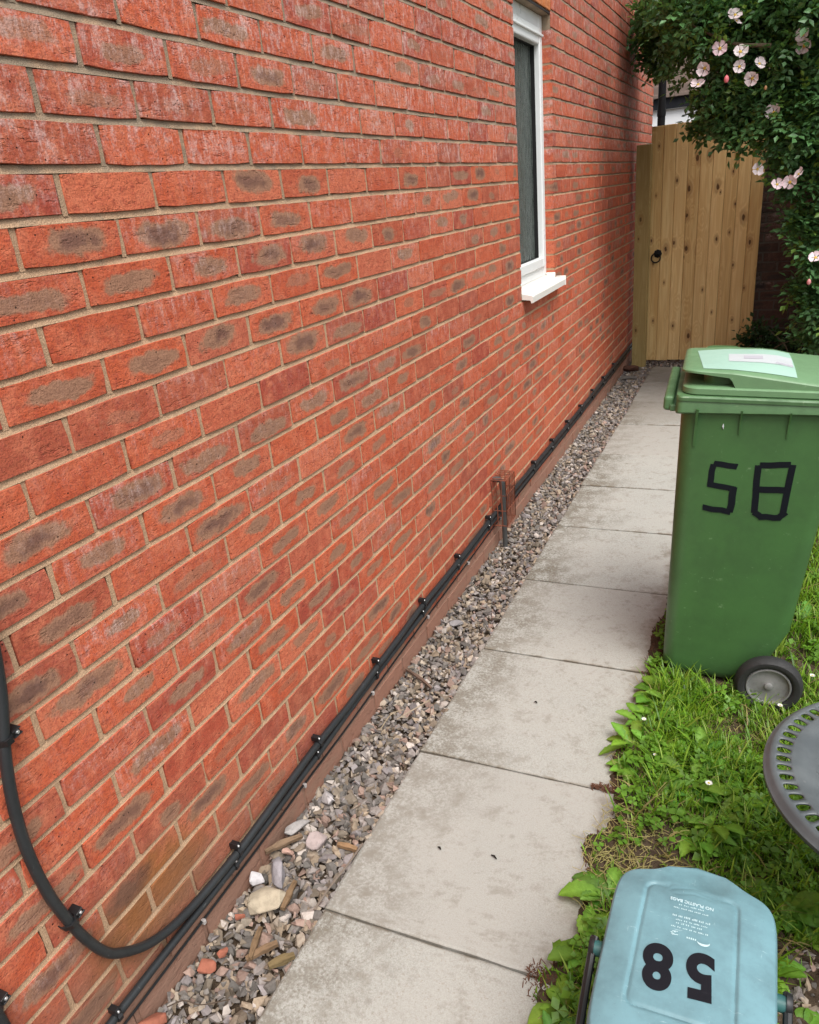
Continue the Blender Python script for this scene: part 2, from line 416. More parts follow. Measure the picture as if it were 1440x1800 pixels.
house = tag(empty('brick_house', (0, 2, 0)), 'red brick house side wall with one narrow window along the path', 'house')
HX = Matrix.Translation((0, -2, 0))
def hpar(o):
    o.parent = house; o.matrix_parent_inverse = HX; return o
OY0, OY1, OZ0, OZ1 = 2.655, 3.305, 1.030, 2.285
Y0, Y1, ZT = -3.0, 7.02, 4.6
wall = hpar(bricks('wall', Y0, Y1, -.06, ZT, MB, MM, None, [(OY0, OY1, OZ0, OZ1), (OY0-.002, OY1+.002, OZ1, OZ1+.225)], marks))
# mortar body of the wall: a slab with the window opening left out, with its reveals
def mortar_body():
    xf, xb = -.0098, -.30
    V, F = [], []
    def quad(a, b, c, d):
        n = len(V); V.extend([a, b, c, d]); F.append((n, n+1, n+2, n+3))
    ys = [Y0+.004, OY0-.0016, OY1+.0016, Y1-.004]; zs = [-.3, OZ0, OZ1, ZT]
    for i in range(3):
        for j in range(3):
            if i == 1 and j == 1: continue
            quad((xf, ys[i], zs[j]), (xf, ys[i+1], zs[j]), (xf, ys[i+1], zs[j+1]), (xf, ys[i], zs[j+1]))
    xr = -.0042
    quad((xr, ys[1], OZ0), (xr, ys[1], OZ1), (xb, ys[1], OZ1), (xb, ys[1], OZ0))
    quad((xr, ys[2], OZ0), (xb, ys[2], OZ0), (xb, ys[2], OZ1), (xr, ys[2], OZ1))
    quad((xf, ys[1], OZ0), (xb, ys[1], OZ0), (xb, ys[2], OZ0), (xf, ys[2], OZ0))
    quad((xf, ys[1], OZ1), (xf, ys[2], OZ1), (xb, ys[2], OZ1), (xb, ys[1], OZ1))
    quad((xf, ys[3], -.3), (xb-3, ys[3], -.3), (xb-3, ys[3], ZT), (xf, ys[3], ZT))
    quad((xf, ys[0], -.3), (xf, ys[0], ZT), (xb-3, ys[0], ZT), (xb-3, ys[0], -.3))
    quad((xf, ys[0], ZT), (xf, ys[3], ZT), (xb-3, ys[3], ZT), (xb-3, ys[0], ZT))
    quad((xb-3, ys[0], -.3), (xb-3, ys[0], ZT), (xb-3, ys[3], ZT), (xb-3, ys[3], -.3))
    return V, F
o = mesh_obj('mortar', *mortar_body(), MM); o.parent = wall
# lintel of orange soldier bricks over a dark steel angle
V, F, UV, RN, MK_ = [], [], [], [], []
lb = bmesh.new()
ly = OY0 + .001
while ly < OY1 - .02:
    box(lb, -.05, .001 + random.uniform(-.001, .001), ly, min(ly+.065, OY1-.003), OZ1+.012, OZ1+.213, .003, 2); ly += .075
lo = hpar(bm_obj('lintel', lb, None)); lo.data.materials.append(MBH)
n = len(lo.data.vertices)
for nm, val in (('rnd', (.3, .5, .1, 1)), ('mk', (0, .5, .5, 1))):
    a_ = lo.data.attributes.new(nm, 'FLOAT_COLOR', 'POINT'); a_.data.foreach_set('color', np.tile(np.array(val, np.float32), n))
MSTEEL = plastic('lintel_steel', (.035, .028, .026), .6, (.1, .05, .03), .5)
sb = bmesh.new(); box(sb, -.10, -.004, OY0-.003, OY1+.003, OZ1+.001, OZ1+.009)
hpar(bm_obj('lintel_angle', sb, MSTEEL))

# window: white frame set back in the reveal
win = empty('window_tmp')
bpy.data.objects.remove(win)
FX0, FX1 = -.112, -.046
FZ0 = 1.078
def frame_bm(y0, y1, z0, z1, wd, x0, x1, bev=.004):
    bm = bmesh.new()
    box(bm, x0, x1, y0, y0+wd, z0, z1, bev); box(bm, x0, x1, y1-wd, y1, z0, z1, bev)
    box(bm, x0+.0015, x1-.0015, y0+wd-.002, y1-wd+.002, z0, z0+wd, bev); box(bm, x0+.0015, x1-.0015, y0+wd-.002, y1-wd+.002, z1-wd, z1, bev)
    return bm
winf = hpar(bm_obj('window', frame_bm(OY0-.002, OY1+.002, FZ0, OZ1, .062, FX0, FX1), MUPVC))
sash = bm_obj('sash', frame_bm(OY0+.052, OY1-.052, FZ0+.05, OZ1-.085, .048, FX0+.01, FX1+.014, .006), MUPVC); sash.parent = winf
tb = bmesh.new(); box(tb, FX0+.01, FX1+.004, OY0+.05, OY1-.05, OZ1-.092, OZ1-.058, .004); box(tb, FX1-.002, FX1+.022, OY0+.05, OY1-.05, OZ1-.098, OZ1-.088, .003)
o = bm_obj('trickle_vent', tb, MUPVC); o.parent = winf
mg = Mat('obscured_glass', .18, .6); p = mg.pos()
st = mg.noise(mg.scale(p, (1, 60, 5)), 1.6, 5, .7)
mg.set('Base Color', mg.mix(mg.map(st, .35, .7), (.034, .046, .040), (.12, .14, .125)))
mg.set('Roughness', mg.map(st, .3, .7, .12, .4)); mg.bump(st, .5, .004)
gb = bmesh.new(); box(gb, FX0+.025, FX0+.032, OY0+.095, OY1-.095, FZ0+.09, OZ1-.13)
o = bm_obj('pane', gb, mg.m); o.parent = winf
MGASK = Mat('rubber_gasket', .6, .3, (.012, .012, .012)).m
o = bm_obj('gasket', frame_bm(OY0+.093, OY1-.093, FZ0+.091, OZ1-.128, .008, FX0+.03, FX0+.052, 0), MGASK); o.parent = winf
# sill: stepped moulding
sy0, sy1 = OY0+.004, OY1+.032
prof = [(-.11, 1.074), (-.048, 1.078), (-.045, 1.070), (.048, 1.050), (.052, 1.046), (.052, 1.018), (.044, 1.016), (.040, 1.030), (-.02, 1.036), (-.11, 1.04)]
bmx = bmesh.new()
ra = [bmx.verts.new((x, sy0 if x < 0 or True else sy0, z)) for x, z in prof]
rb2 = [bmx.verts.new((x, OY1-.002 if x < -.003 else sy1, z)) for x, z in prof]
for k in range(len(prof)): bmx.faces.new((ra[k], ra[(k+1) % len(prof)], rb2[(k+1) % len(prof)], rb2[k]))
bmx.faces.new(ra[::-1]); bmx.faces.new(rb2)
box(bmx, .0005, .054, sy1-.004, sy1+.006, 1.014, 1.064, .002)
box(bmx, -.044, .0045, OY1-.012, OY1-.001, 1.062, 1.088, .002)
o = bm_obj('sill', bmx, MSILL); o.parent = winf

# ------------------------------------------------------------------ setting: ground, path, gravel, lawn soil
mgd = Mat('dark_earth', .95, .2); p = mgd.pos()
mgd.set('Base Color', mgd.mix(mgd.noise(p, 3, 5), (.05, .036, .024), (.085, .062, .04))); MGRD = mgd.m
go = mesh_obj('ground', [(-400, -400, -.14), (400, -400, -.14), (400, 400, -.14), (-400, 400, -.14)], [(0, 1, 2, 3)], MGRD); go['kind'] = 'structure'

ms_ = Mat('paving_concrete', .9, .25); p = ms_.pos(); px, py, pz = ms_.sep(p)
g1 = ms_.noise(p, 330, 3, .7); g2 = ms_.noise(p, 14, 6, .65); g3 = ms_.noise(p, 2.6, 4); g4 = ms_.noise(p, 120, 3, .7)
c = ms_.mix(ms_.map(g1, .3, .7), (.28, .285, .258), (.45, .452, .412))
c = ms_.mix(ms_.map(g3, .35, .7, 0, .5), c, (.41, .40, .36))
c = ms_.mix(ms_.map(g4, .56, .70, 0, .6), c, (.27, .23, .185))
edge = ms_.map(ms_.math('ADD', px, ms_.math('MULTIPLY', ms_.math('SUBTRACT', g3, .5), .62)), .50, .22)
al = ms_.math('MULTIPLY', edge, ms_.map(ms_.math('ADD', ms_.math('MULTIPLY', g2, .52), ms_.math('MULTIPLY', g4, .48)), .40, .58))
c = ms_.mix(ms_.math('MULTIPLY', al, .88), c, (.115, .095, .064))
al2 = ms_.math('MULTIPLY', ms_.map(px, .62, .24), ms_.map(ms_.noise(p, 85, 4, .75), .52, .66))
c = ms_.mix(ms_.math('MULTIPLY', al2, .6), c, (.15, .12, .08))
edr = ms_.map(ms_.math('ADD', px, ms_.math('MULTIPLY', ms_.math('SUBTRACT', g2, .5), .22)), .735, .82)  # dirt along the soil edge, with its soft shadow painted in
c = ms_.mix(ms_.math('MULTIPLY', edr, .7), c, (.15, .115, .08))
far_shade = ms_.math('MULTIPLY', ms_.map(ms_.math('ADD', py, ms_.math('MULTIPLY', g3, 1.2)), 4.0, 5.4), .6)  # shade towards the gate, painted into the slab colour
c = ms_.mix(far_shade, c, (.20, .175, .145))
rnd_ = ms_.rgb(ms_.attr('rnd'))
c = ms_.mix(ms_.map(rnd_[0], 0, 1, 0, .55), c, (.36, .345, .31))
je = ms_.map(rnd_[1], .80, 1.0)
c = ms_.mix(ms_.math('MULTIPLY', ms_.math('MULTIPLY', je, ms_.map(g2, .38, .6)), .85), c, (.16, .13, .09))
bl = ms_.map(ms_.math('ADD', ms_.math('MULTIPLY', g2, .6), ms_.math('MULTIPLY', ms_.noise(p, 55, 4, .7), .4)), .50, .64)
c = ms_.mix(ms_.math('MULTIPLY', bl, .5), c, (.22, .198, .16))
spots = ms_.math('MULTIPLY', ms_.map(ms_.vor(p, 7.5), .11, .06), ms_.map(ms_.noise(p, 1.7, 2), .48, .6))
c = ms_.mix(ms_.math('MULTIPLY', spots, .5), c, (.14, .115, .085))
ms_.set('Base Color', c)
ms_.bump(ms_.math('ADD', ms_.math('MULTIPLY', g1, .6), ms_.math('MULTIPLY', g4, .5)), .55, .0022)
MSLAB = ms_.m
PX0, PX1 = .226, .826
JY = [-1.75, -1.135, -.54, .046, .638, 1.228, 1.790, 2.370, 2.930, 3.480, 4.110, 4.70, 5.28, 5.84]
def build_path():
    V, F, RN = [], [], []
    for s, (a, b) in enumerate(zip(JY, JY[1:])):
        a += .0035; b -= .0035; dz = random.uniform(-.0025, .0025); tx = random.uniform(-.003, .003); rr_ = random.random()
        nx, ny = 13, 13; base = len(V)
        sk = random.uniform(-.004, .004)
        for j in range(ny):
            for i in range(nx):
                fx, fy = i/(nx-1), j/(ny-1)
                x = PX0 + (PX1-PX0)*fx + sk; y = a + (b-a)*fy
                e = min(fx, 1-fx, fy, 1-fy)
                z = dz + tx*(fx-.5) + (-.003 if e == 0 else 0)
                if e == 0:
                    y += random.uniform(-.0014, .0014)*(fy in (0, 1)); x += random.uniform(-.002, .002)*(fx in (0, 1))
                elif e < .09:   # pull the second ring to the rim: a narrow worn arris
                    if i == 1: x = PX0 + .006 + sk
                    if i == nx-2: x = PX1 - .006 + sk
                    if j == 1: y = a + .006
                    if j == ny-2: y = b - .006
                V.append((x, y, z)); ed = 1 - min(fy, 1-fy)*2
                RN.append((rr_, ed if s % 3 else ed*.9, 0))
        for j in range(ny-1):
            for i in range(nx-1):
                q = base + j*nx + i; F.append((q, q+1, q+1+nx, q+nx))
        per = [i for i in range(nx)] + [j*nx+nx-1 for j in range(1, ny)] + [(ny-1)*nx+i for i in range(nx-2, -1, -1)] + [j*nx for j in range(ny-2, 0, -1)]
        r1 = len(V)
        for q in per:
            v = V[base+q]; V.append((v[0], v[1], -.05)); RN.append((rr_, .9, 0))
        for t in range(len(per)):
            u_ = (t+1) % len(per); F.append((base+per[t], r1+t, r1+u_, base+per[u_]))
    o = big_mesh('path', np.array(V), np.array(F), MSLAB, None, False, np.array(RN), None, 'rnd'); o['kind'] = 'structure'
    jo = mesh_obj('path_bed', [(PX0+.004, JY[0], -.016), (PX1-.004, JY[0], -.016), (PX1-.004, JY[-1], -.016), (PX0+.004, JY[-1], -.016)], [(0, 1, 2, 3)], MGRD); jo.parent = o
build_path()

def fbm(x, y, sc, oct=4):
    return mnoise.fractal(Vector((x*sc, y*sc, 3.7)), 1.0, 2.0, oct)
def gz(x, y):
    return -.13*min(max(x-.86, 0), .75) + .012*fbm(x, y, 3)
EB = np.array([(-3, .76), (-.5, .75), (-.12, .765), (-.05, .769), (-.01, .735), (.035, .722), (.06, .735), (.094, .768), (.164, .802), (.238, .792), (.31, .785), (.37, .768), (.42, .750), (.46, .757), (.504, .800), (.60, .80), (.663, .787), (.73, .775), (.78, .762), (.891, .789), (1.1, .791), (1.283, .783), (1.4, .792), (1.494, .78), (1.625, .797), (1.8, .825), (2.5, .835), (7, .835)])
def eb(y): return float(np.interp(y, EB[:, 0], EB[:, 1]))
msoil = Mat('soil', .95, .2); p = msoil.pos()
s1 = msoil.noise(p, 45, 5, .7); s2 = msoil.noise(p, 260, 3)
cs = msoil.mix(msoil.map(s1, .35, .7), (.050, .034, .022), (.105, .074, .048)); cs = msoil.mix(msoil.map(s2, .6, .75, 0, .5), cs, (.17, .125, .085))
msoil.set('Base Color', cs); msoil.bump(msoil.math('ADD', s1, msoil.math('MULTIPLY', s2, .4)), 1, .008); MSOIL = msoil.m
def build_soil():
    xs = np.concatenate([np.arange(.70, 1.30, .008), np.arange(1.30, 2.4, .03), np.arange(2.4, 6.01, .2)])
    ys = np.concatenate([np.arange(-4, -.4, .15), np.arange(-.4, 1.9, .009), np.arange(1.9, 6.16, .06)])
    V = np.zeros((len(ys), len(xs), 3))
    for j, y in enumerate(ys):
        e = eb(y)
        for i, x in enumerate(xs):
            t = (x - e + .012*fbm(x, y, 40, 3))/.03
            up = -.016 + .028*min(max(t*.5+.5, 0), 1)
            z = up + gz(x, y) + .006*fbm(x, y, 30, 3)*min(max(t, 0), 1)
            V[j, i] = (x, y, z)
    nx, ny = len(xs), len(ys)
    idx = np.arange(nx*ny).reshape(ny, nx)
    F = np.stack([idx[:-1, :-1], idx[:-1, 1:], idx[1:, 1:], idx[1:, :-1]], -1).reshape(-1, 4)
    o = big_mesh('soil', V.reshape(-1, 3), F, MSOIL, None, True); o['kind'] = 'structure'
build_soil()

# gravel: a strip between wall and path, thousands of broken stones
mgr = Mat('gravel_stone', .85, .3); p = mgr.pos()
ca = mgr.attr('col'); gn = mgr.noise(p, 120, 4, .65)
mgr.set('Base Color', mgr.mix(mgr.map(gn, .35, .75, 0, .55), ca, mgr.mix(1.0, ca, (.55, .5, .46), 'MULTIPLY')))
mgr.bump(gn, .5, .0015); MGRAV = mgr.m
def hull(nv, sq, rs):
    pts = rs.normal(size=(nv, 3)); pts /= np.linalg.norm(pts, axis=1)[:, None]
    pts *= rs.uniform(.78, 1.0, (nv, 1)); pts *= np.array(sq)
    bm = bmesh.new()
    for q in pts: bm.verts.new(q)
    bmesh.ops.convex_hull(bm, input=bm.verts[:])
    bmesh.ops.delete(bm, geom=[v for v in bm.verts if not v.link_faces], context='VERTS')
    bmesh.ops.triangulate(bm, faces=bm.faces[:]); bm.verts.index_update()
    V = np.array([v.co[:] for v in bm.verts]); F = np.array([[v.index for v in f.verts] for f in bm.faces]); bm.free(); return V, F
rs = np.random.default_rng(5)
PROTO = [hull(rs.integers(7, 12), (1, rs.uniform(.55, .95), rs.uniform(.38, .72)), rs) for _ in range(64)]
PAL = np.array([(.25, .22, .20), (.20, .18, .16), (.29, .255, .235), (.36, .28, .20), (.42, .35, .275), (.50, .44, .39), (.34, .235, .19), (.16, .145, .13), (.28, .25, .245), (.23, .19, .145), (.27, .215, .16)])
def stones(name, spots, sizes, mat=MGRAV, pal=PAL, tint=None, flat=.35):
    Vs, Fs, Cs, b = [], [], [], 0
    for (x, y, z), s in zip(spots, sizes):
        V, F = PROTO[rng.integers(len(PROTO))]
        q = rng.normal(size=4) * (1, flat, flat, 1); q /= np.linalg.norm(q); w_, a, b_, c_ = q
        Rm = np.array([[1-2*(b_*b_+c_*c_), 2*(a*b_-c_*w_), 2*(a*c_+b_*w_)], [2*(a*b_+c_*w_), 1-2*(a*a+c_*c_), 2*(b_*c_-a*w_)], [2*(a*c_-b_*w_), 2*(b_*c_+a*w_), 1-2*(a*a+b_*b_)]])
        Vs.append(V @ Rm.T * s + (x, y, z)); Fs.append(F + b); b += len(V)
        cc = pal[rng.integers(len(pal))]*rng.uniform(.72, 1.12)
        if tint is not None: cc = cc*tint(x, y)
        Cs.append(np.tile(cc, (len(V), 1)))
    o = big_mesh(name, np.concatenate(Vs), np.concatenate(Fs), mat, None, False, np.concatenate(Cs)); return o
def gravel_spots(x0, x1, y0, y1, step, zf):
    P = []
    for layer in range(3):
        for y in np.arange(y0, y1, step):
            for x in np.arange(x0, x1, step):
                P.append((min(max(x + rng.uniform(-.6, .6)*step, x0+.004), x1-.006), y + rng.uniform(-.6, .6)*step, zf(layer, x, y)))
    return P
gb_ = mesh_obj('gravel_bed', [(-.004, -3, -.032), (PX0+.01, -3, -.032), (PX0+.01, 6.6, -.032), (-.004, 6.6, -.032)], [(0, 1, 2, 3)], MSOIL); gb_['kind'] = 'structure'
sp1 = gravel_spots(.004, PX0, -.75, 1.4, .021, lambda l, x, y: -.026 + l*.008 + rng.uniform(-.003, .003))
sp2 = gravel_spots(.004, PX0, 1.4, 5.86, .022, lambda l, x, y: -.026 + l*.008 + rng.uniform(-.003, .003))
sp3 = gravel_spots(-.02, 1.1, 5.86, 6.5, .03, lambda l, x, y: -.03 + l*.012 + rng.uniform(-.003, .003))
allsp = sp1 + sp2 + sp3
szs = [float(np.clip(rng.lognormal(math.log((.0165 if .02 < s[1] < .55 else .0140) if s[1] < 1.2 else .0130), .36), .006, .029)) for s in allsp]
gv = stones('gravel', allsp, szs); gv['kind'] = 'stuff'; gv['label'] = 'loose grey, tan and purple gravel strip between brick wall and path'

# single stones, brick bits and wood lying on the gravel
def one_stone(name, loc, dim, rot, col, label, cat, seed, nv=16, boxy=0.0):
    q = np.random.default_rng(seed)
    m = Mat(name + '_surface', .9, .25); p = m.obj(); nn = m.noise(p, 60, 5, .65)
    m.set('Base Color', m.mix(m.map(nn, .35, .75), col, tuple(x*.72 for x in col))); m.bump(nn, .6, .003)
    pts = q.normal(size=(nv, 3)); pts /= np.linalg.norm(pts, axis=1)[:, None]
    if boxy: pts = pts/np.max(np.abs(pts), axis=1)[:, None]**boxy
    pts *= q.uniform(.85, 1, (nv, 1)); pts *= np.array(dim)/2
    bm = bmesh.new()
    for v in pts: bm.verts.new(v)
    bmesh.ops.convex_hull(bm, input=bm.verts[:])
    bmesh.ops.delete(bm, geom=[v for v in bm.verts if not v.link_faces], context='VERTS')
    bmesh.ops.bevel(bm, geom=bm.edges[:], offset=min(dim)*.05, segments=1, affect='EDGES')
    o = bm_obj(name, bm, m.m); o.location = loc; o.rotation_euler = rot
    return tag(o, label, cat)
one_stone('stone', (.083, .012, .010), (.100, .078, .046), (.1, -.15, .5), (.44, .37, .27), 'biggest sandy cream stone on the gravel near the wall', 'stone', 3, 20, .6)
one_stone('stone', (.066, .094, .012), (.105, .060, .046), (.3, .2, -.75), (.33, .30, .31), 'large grey purple stone just behind the sandy cream stone', 'stone', 4, 18)
one_stone('stone', (.026, .056, .012), (.046, .036, .032), (.2, .1, .3), (.58, .55, .55), 'small white grey stone against the wall by the sandy cream stone', 'stone', 5, 14, .6)
one_stone('stone', (.034, .236, .010), (.115, .046, .034), (.2, .3, 1.3), (.40, .37, .35), 'long pale grey stone sliver lying against the wall foot', 'stone', 6, 16)
one_stone('stone', (.106, .215, .010), (.074, .064, .042), (.2, .2, .4), (.42, .34, .32), 'pinkish grey angular stone in the middle of the near gravel', 'stone', 8, 16)
one_stone('stone', (.062, .36, .010), (.070, .050, .042), (.4, .2, 1.0), (.50, .46, .45), 'pale angular stone on gravel beyond the long grey sliver', 'stone', 9, 14)
one_stone('stone', (.075, 1.36, .004), (.07, .05, .02), (.1, .1, .6), (.27, .25, .25), 'flat dark grey stone on the gravel short of the wire guard', 'stone', 11, 14)
one_stone('stone', (.075, 5.42, .006), (.16, .06, .03), (0, 0, .2), (.16, .145, .13), 'flat dark slab of stone on the gravel near the gate post', 'stone', 12, 14, .7)
BR = (.34, .12, .075)
one_stone('brick_fragment', (.052, -.182, .006), (.046, .034, .024), (.3, .2, .4), BR, 'larger orange red brick fragment on the nearest gravel', 'brick fragment', 21, 14, .7)
one_stone('brick_fragment', (.064, -.140, .006), (.030, .020, .018), (.1, .3, 1.2), BR, 'small red brick chip just beyond the larger brick fragment', 'brick fragment', 22, 12, .7)
one_stone('brick_fragment', (.045, -.048, .006), (.030, .018, .018), (.2, .1, .2), BR, 'thin red brick chip between the wall and the sandy cream stone', 'brick fragment', 23, 12, .7)
one_stone('brick_fragment', (.020, -.325, .008), (.07, .045, .03), (.1, .1, .7), BR, 'red brick lump at the wall foot on the bottom edge of the photo', 'brick fragment', 24, 14, .7)
one_stone('brick_fragment', (.052, .158, .008), (.034, .022, .03), (.3, .4, .1), (.52, .33, .26), 'pale two toned brick chip standing beside the long grey sliver', 'brick fragment', 25, 12, .8)
one_stone('brick_fragment', (.04, 5.70, .02), (.19, .09, .06), (.1, .1, .3), (.10, .045, .03), 'dark brown half brick lying at the foot of the gate post', 'brick fragment', 26, 14, .8)
def chip(loc, L, W_, T_, rot, label, seed, col=(.21, .135, .075), cat='wood chip', name='wood_chip'):
    q = np.random.default_rng(seed)
    m = Mat(name + '_surface', .85, .2); p = m.obj(); nn = m.noise(m.scale(p, (6, 60, 60)), 3, 5, .7)
    m.set('Base Color', m.mix(m.map(nn, .35, .7), col, tuple(x*.5 for x in col))); m.bump(nn, .7, .002)
    n = 7; loops = []
    for i in range(n):
        t = i/(n-1); x = (t-.5)*L; wd = W_*(.45+.55*math.sin(math.pi*min(max(t, .12), .9)))*q.uniform(.8, 1.1); bz = .12*L*math.sin(math.pi*t)*q.uniform(.6, 1)*.5
        loops.append([(x, -wd/2, bz-T_/2), (x, wd/2, bz-T_/2*q.uniform(.4, 1)), (x, wd/2*.9, bz+T_/2), (x, -wd/2*.9, bz+T_/2*q.uniform(.6, 1.2))])
    bm = bmesh.new(); loft(bm, loops); o = bm_obj(name, bm, m.m); o.location = loc; o.rotation_euler = rot
    return tag(o, label, cat)
chip((.126, .045, .006), .085, .017, .010, (.2, .05, 1.75), 'curved strip of brown bark beside the sandy cream stone', 31)
chip((.124, -.095, .008), .085, .016, .010, (.1, .1, 1.9), 'split brown wood chip in the middle of the nearest gravel', 32)
chip((.150, -.108, .008), .075, .018, .010, (.1, -.1, .85), 'brown wood chip crossing the split chip at its lower end', 33, (.22, .14, .08))
chip((.204, -.112, .006), .060, .022, .010, (.1, .1, .9), 'mossy brown wood chip against the path edge', 34, (.20, .145, .07))
chip((.030, .175, .012), .105, .018, .010, (.2, .1, 1.0), 'long pointed wood splinter in front of the long grey sliver', 35, (.24, .16, .10))
chip((.192, .225, .006), .055, .016, .010, (.1, .1, .1), 'short orange brown wood chip close to the path edge', 36, (.30, .18, .095))
chip((.075, .975, .004), .15, .012, .008, (0, 0, -.55), 'thin brown stick lying across the gravel far from the camera', 37, (.17, .11, .08), 'stick', 'stick')
def twig(pts, r_, label, col, name='twig', cat='twig'):
    bm = bmesh.new(); tube(bm, smooth_path(pts, 5), r_, 6)
    m = Mat('twig_surface', .85, .2); m.set('Base Color', m.mix(m.noise(m.obj(), 40, 3), col, tuple(x*.6 for x in col)))
    return tag(bm_obj(name, bm, m.m, smooth=True), label, cat)
twig([(.205, .03, .004), (.214, .10, .012), (.222, .17, .010), (.224, .25, .004)], .0026, 'grey brown twig lying along the path edge', (.24, .19, .15))
twig([(.10, .74, .010), (.135, .80, .014), (.165, .865, .012)], .0022, 'pale bent twig on the gravel beyond the angular stones', (.40, .32, .23))
twig([(.07, .68, .010), (.075, .75, .016), (.10, .79, .012)], .0016, 'thin straw twig beside the pale bent twig', (.42, .33, .22))
twig([(.03, -.29, .008), (.06, -.27, .016), (.10, -.262, .012), (.15, -.23, .010)], .0014, 'thin dark twig across the nearest gravel', (.10, .07, .05))

# ------------------------------------------------------------------ cables and clips
UP = [(-.362, 1.06), (-.372, .96), (-.388, .87), (-.415, .773), (-.431, .681), (-.436, .587), (-.429, .487), (-.414, .408), (-.395, .335), (-.368, .266), (-.336, .224), (-.278, .177), (-.215, .15), (-.144, .136), (-.061, .131), (.029, .131), (.183, .140), (.43, .146), (.591, .143), (.708, .150), (.804, .157), (.98, .163), (1.183, .167), (1.561, .170), (1.966, .174), (2.341, .182), (2.72, .172), (3.109, .170), (3.509, .167), (3.902, .163), (4.295, .169), (4.696, .164), (5.074, .170), (5.84, .172), (6.5, .172)]
LO = [(-1.6, .108), (-.8, .108), (-.399, .107), (-.23, .106), (-.026, .104), (.12, .106), (.287, .112), (.42, .114), (.585, .121), (.795, .123), (1.176, .132), (1.555, .139), (1.977, .143), (2.364, .144), (3.106, .133), (3.902, .125), (4.698, .126), (5.84, .132), (6.5, .132)]
LO = [(y, z + (.003 if y > .6 else 0)) for y, z in LO]
def zat(L, y):
    a = sorted(L); return float(np.interp(y, [q[0] for q in a], [q[1] for q in a]))
def xoff(y): return .0165 + .004*(math.sin(y*9)*.5+.5)
bm = bmesh.new(); tube(bm, smooth_path([(.0150 if i < 12 else xoff(y)-.0015, y, z) for i, (y, z) in enumerate(UP)], 6),   .0098, 14)
tag(bm_obj('cable', bm, MCABLE, smooth=True), 'thick black cable that loops down the near wall, then runs to the gate', 'cable')
bm = bmesh.new(); tube(bm, smooth_path([(.0140 + .002*math.sin(y*6), y, z) for y, z in LO], 6), .0090, 14)
tag(bm_obj('cable', bm, MCABLE, smooth=True), 'straight black cable running just under the thick looping cable', 'cable')
TH = [(q[0], q[1]-.007) for q in [(-1.6, .062), (-.114, .064), (.177, .066), (.336, .071), (.556, .072), (.773, .079), (.978, .087), (1.249, .094), (1.681, .100), (2.164, .112), (2.777, .115), (3.748, .108), (5.8, .105)]]
bm = bmesh.new(); tube(bm, smooth_path([(.0038, y, z) for y, z in TH], 4), .0030, 8)
tag(bm_obj('thin_cable', bm, MBLACK, smooth=True), 'thin black wire tacked along the damp course below both thick cables', 'cable')
bm = bmesh.new(); tube(bm, [(.0165, -.62, .50), (.017, -.588, .42), (.017, -.577, .385), (.017, -.574, .34), (.017, -.578, .25), (.017, -.60, .08), (.017, -.61, -.03)], .0108, 12)
tag(bm_obj('cable', bm, MCABLE, smooth=True), 'short piece of black cable in the bottom left corner of the photo', 'cable')
def make_clip(r_, along):
    """clip saddle; along = direction angle of cable in the wall plane (0 = horizontal)"""
    root = empty('cable_clip')
    bm = bmesh.new()
    prof = [(.0, -r_-.002), (r_*1.1, -r_-.003), (2*r_+.004, -r_*.4), (2*r_+.005, r_*.5), (r_*1.6, r_+.003), (r_*.9, r_+.004), (.0, r_+.002)]
    t = .0045; out = [(x, z) for x, z in prof]; inn = [(max(x-t, .0), z*.86) for x, z in prof]
    vs0 = [[bm.verts.new((x, s*.0055, z)) for x, z in out] for s in (-1, 1)]; vs1 = [[bm.verts.new((x, s*.0055, z)) for x, z in inn] for s in (-1, 1)]
    for k in range(len(prof)-1):
        bm.faces.new((vs0[0][k], vs0[0][k+1], vs0[1][k+1], vs0[1][k])); bm.faces.new((vs1[0][k], vs1[1][k], vs1[1][k+1], vs1[0][k+1]))
        for s in (0, 1): bm.faces.new((vs0[s][k], vs1[s][k], vs1[s][k+1], vs0[s][k+1]))
    box(bm, .0, .021, -.0065, .0065, r_+.001, r_+.015, .002)
    box(bm, .0, .024, -.0067, -.0042, r_+.000, r_+.016, .001); box(bm, .0, .024, .0042, .0067, r_+.000, r_+.016, .001)
    bm_obj('saddle', bm, MCLIP, root)
    bm = bmesh.new(); lathe(bm, [(0, .0245), (.0026, .0242), (.0034, .0225), (.0034, .0205)], 12, Matrix.Rotation(R(90), 4, 'Y') @ Matrix.Translation((-r_-.0085, 0, 0)))
    bm_obj('nail', bm, MNAIL, root, True)
    return root
def place_clip(proto, y, z, rot, label, group, flip=False):
    if proto.get('label') is None: o = proto; kids = None
    else:
        o = proto.copy(); C.objects.link(o)
        for ch in proto.children:
            c_ = ch.copy(); C.objects.link(c_); c_.parent = o
    o.location = (.001, y, z); o.rotation_euler = (rot, 0, 0)
    return tag(o, label, 'cable clip', group)
ORD = ['first', 'second', 'third', 'fourth', 'fifth', 'sixth', 'seventh', 'eighth', 'ninth', 'tenth', 'eleventh', 'twelfth', 'thirteenth', 'fourteenth']
cu_ = make_clip(.0120, 0)
ycl = [.022, .418, .804, 1.192, 1.567, 1.960, 2.330, 2.726, 3.121, 3.508, 3.884, 4.274, 4.672, 5.10]
for i, y in enumerate(ycl):
    place_clip(cu_, y, zat(UP[15:], y), R(random.uniform(-6, 6)), f'black clip with bright nail on the upper cable run, {ORD[i]} counting away from the camera', 'clips on the upper cable')
place_clip(cu_, -.408, .80, R(-82), 'upper black clip on the hanging part of the loop by the photo left edge', 'clips on the upper cable')
place_clip(cu_, -.411, .395, R(-72), 'lower black clip on the hanging part of the loop', 'clips on the upper cable')
place_clip(cu_, -.577, .387, R(-76), 'black clip on the short cable in the bottom left corner', 'clips on the upper cable')
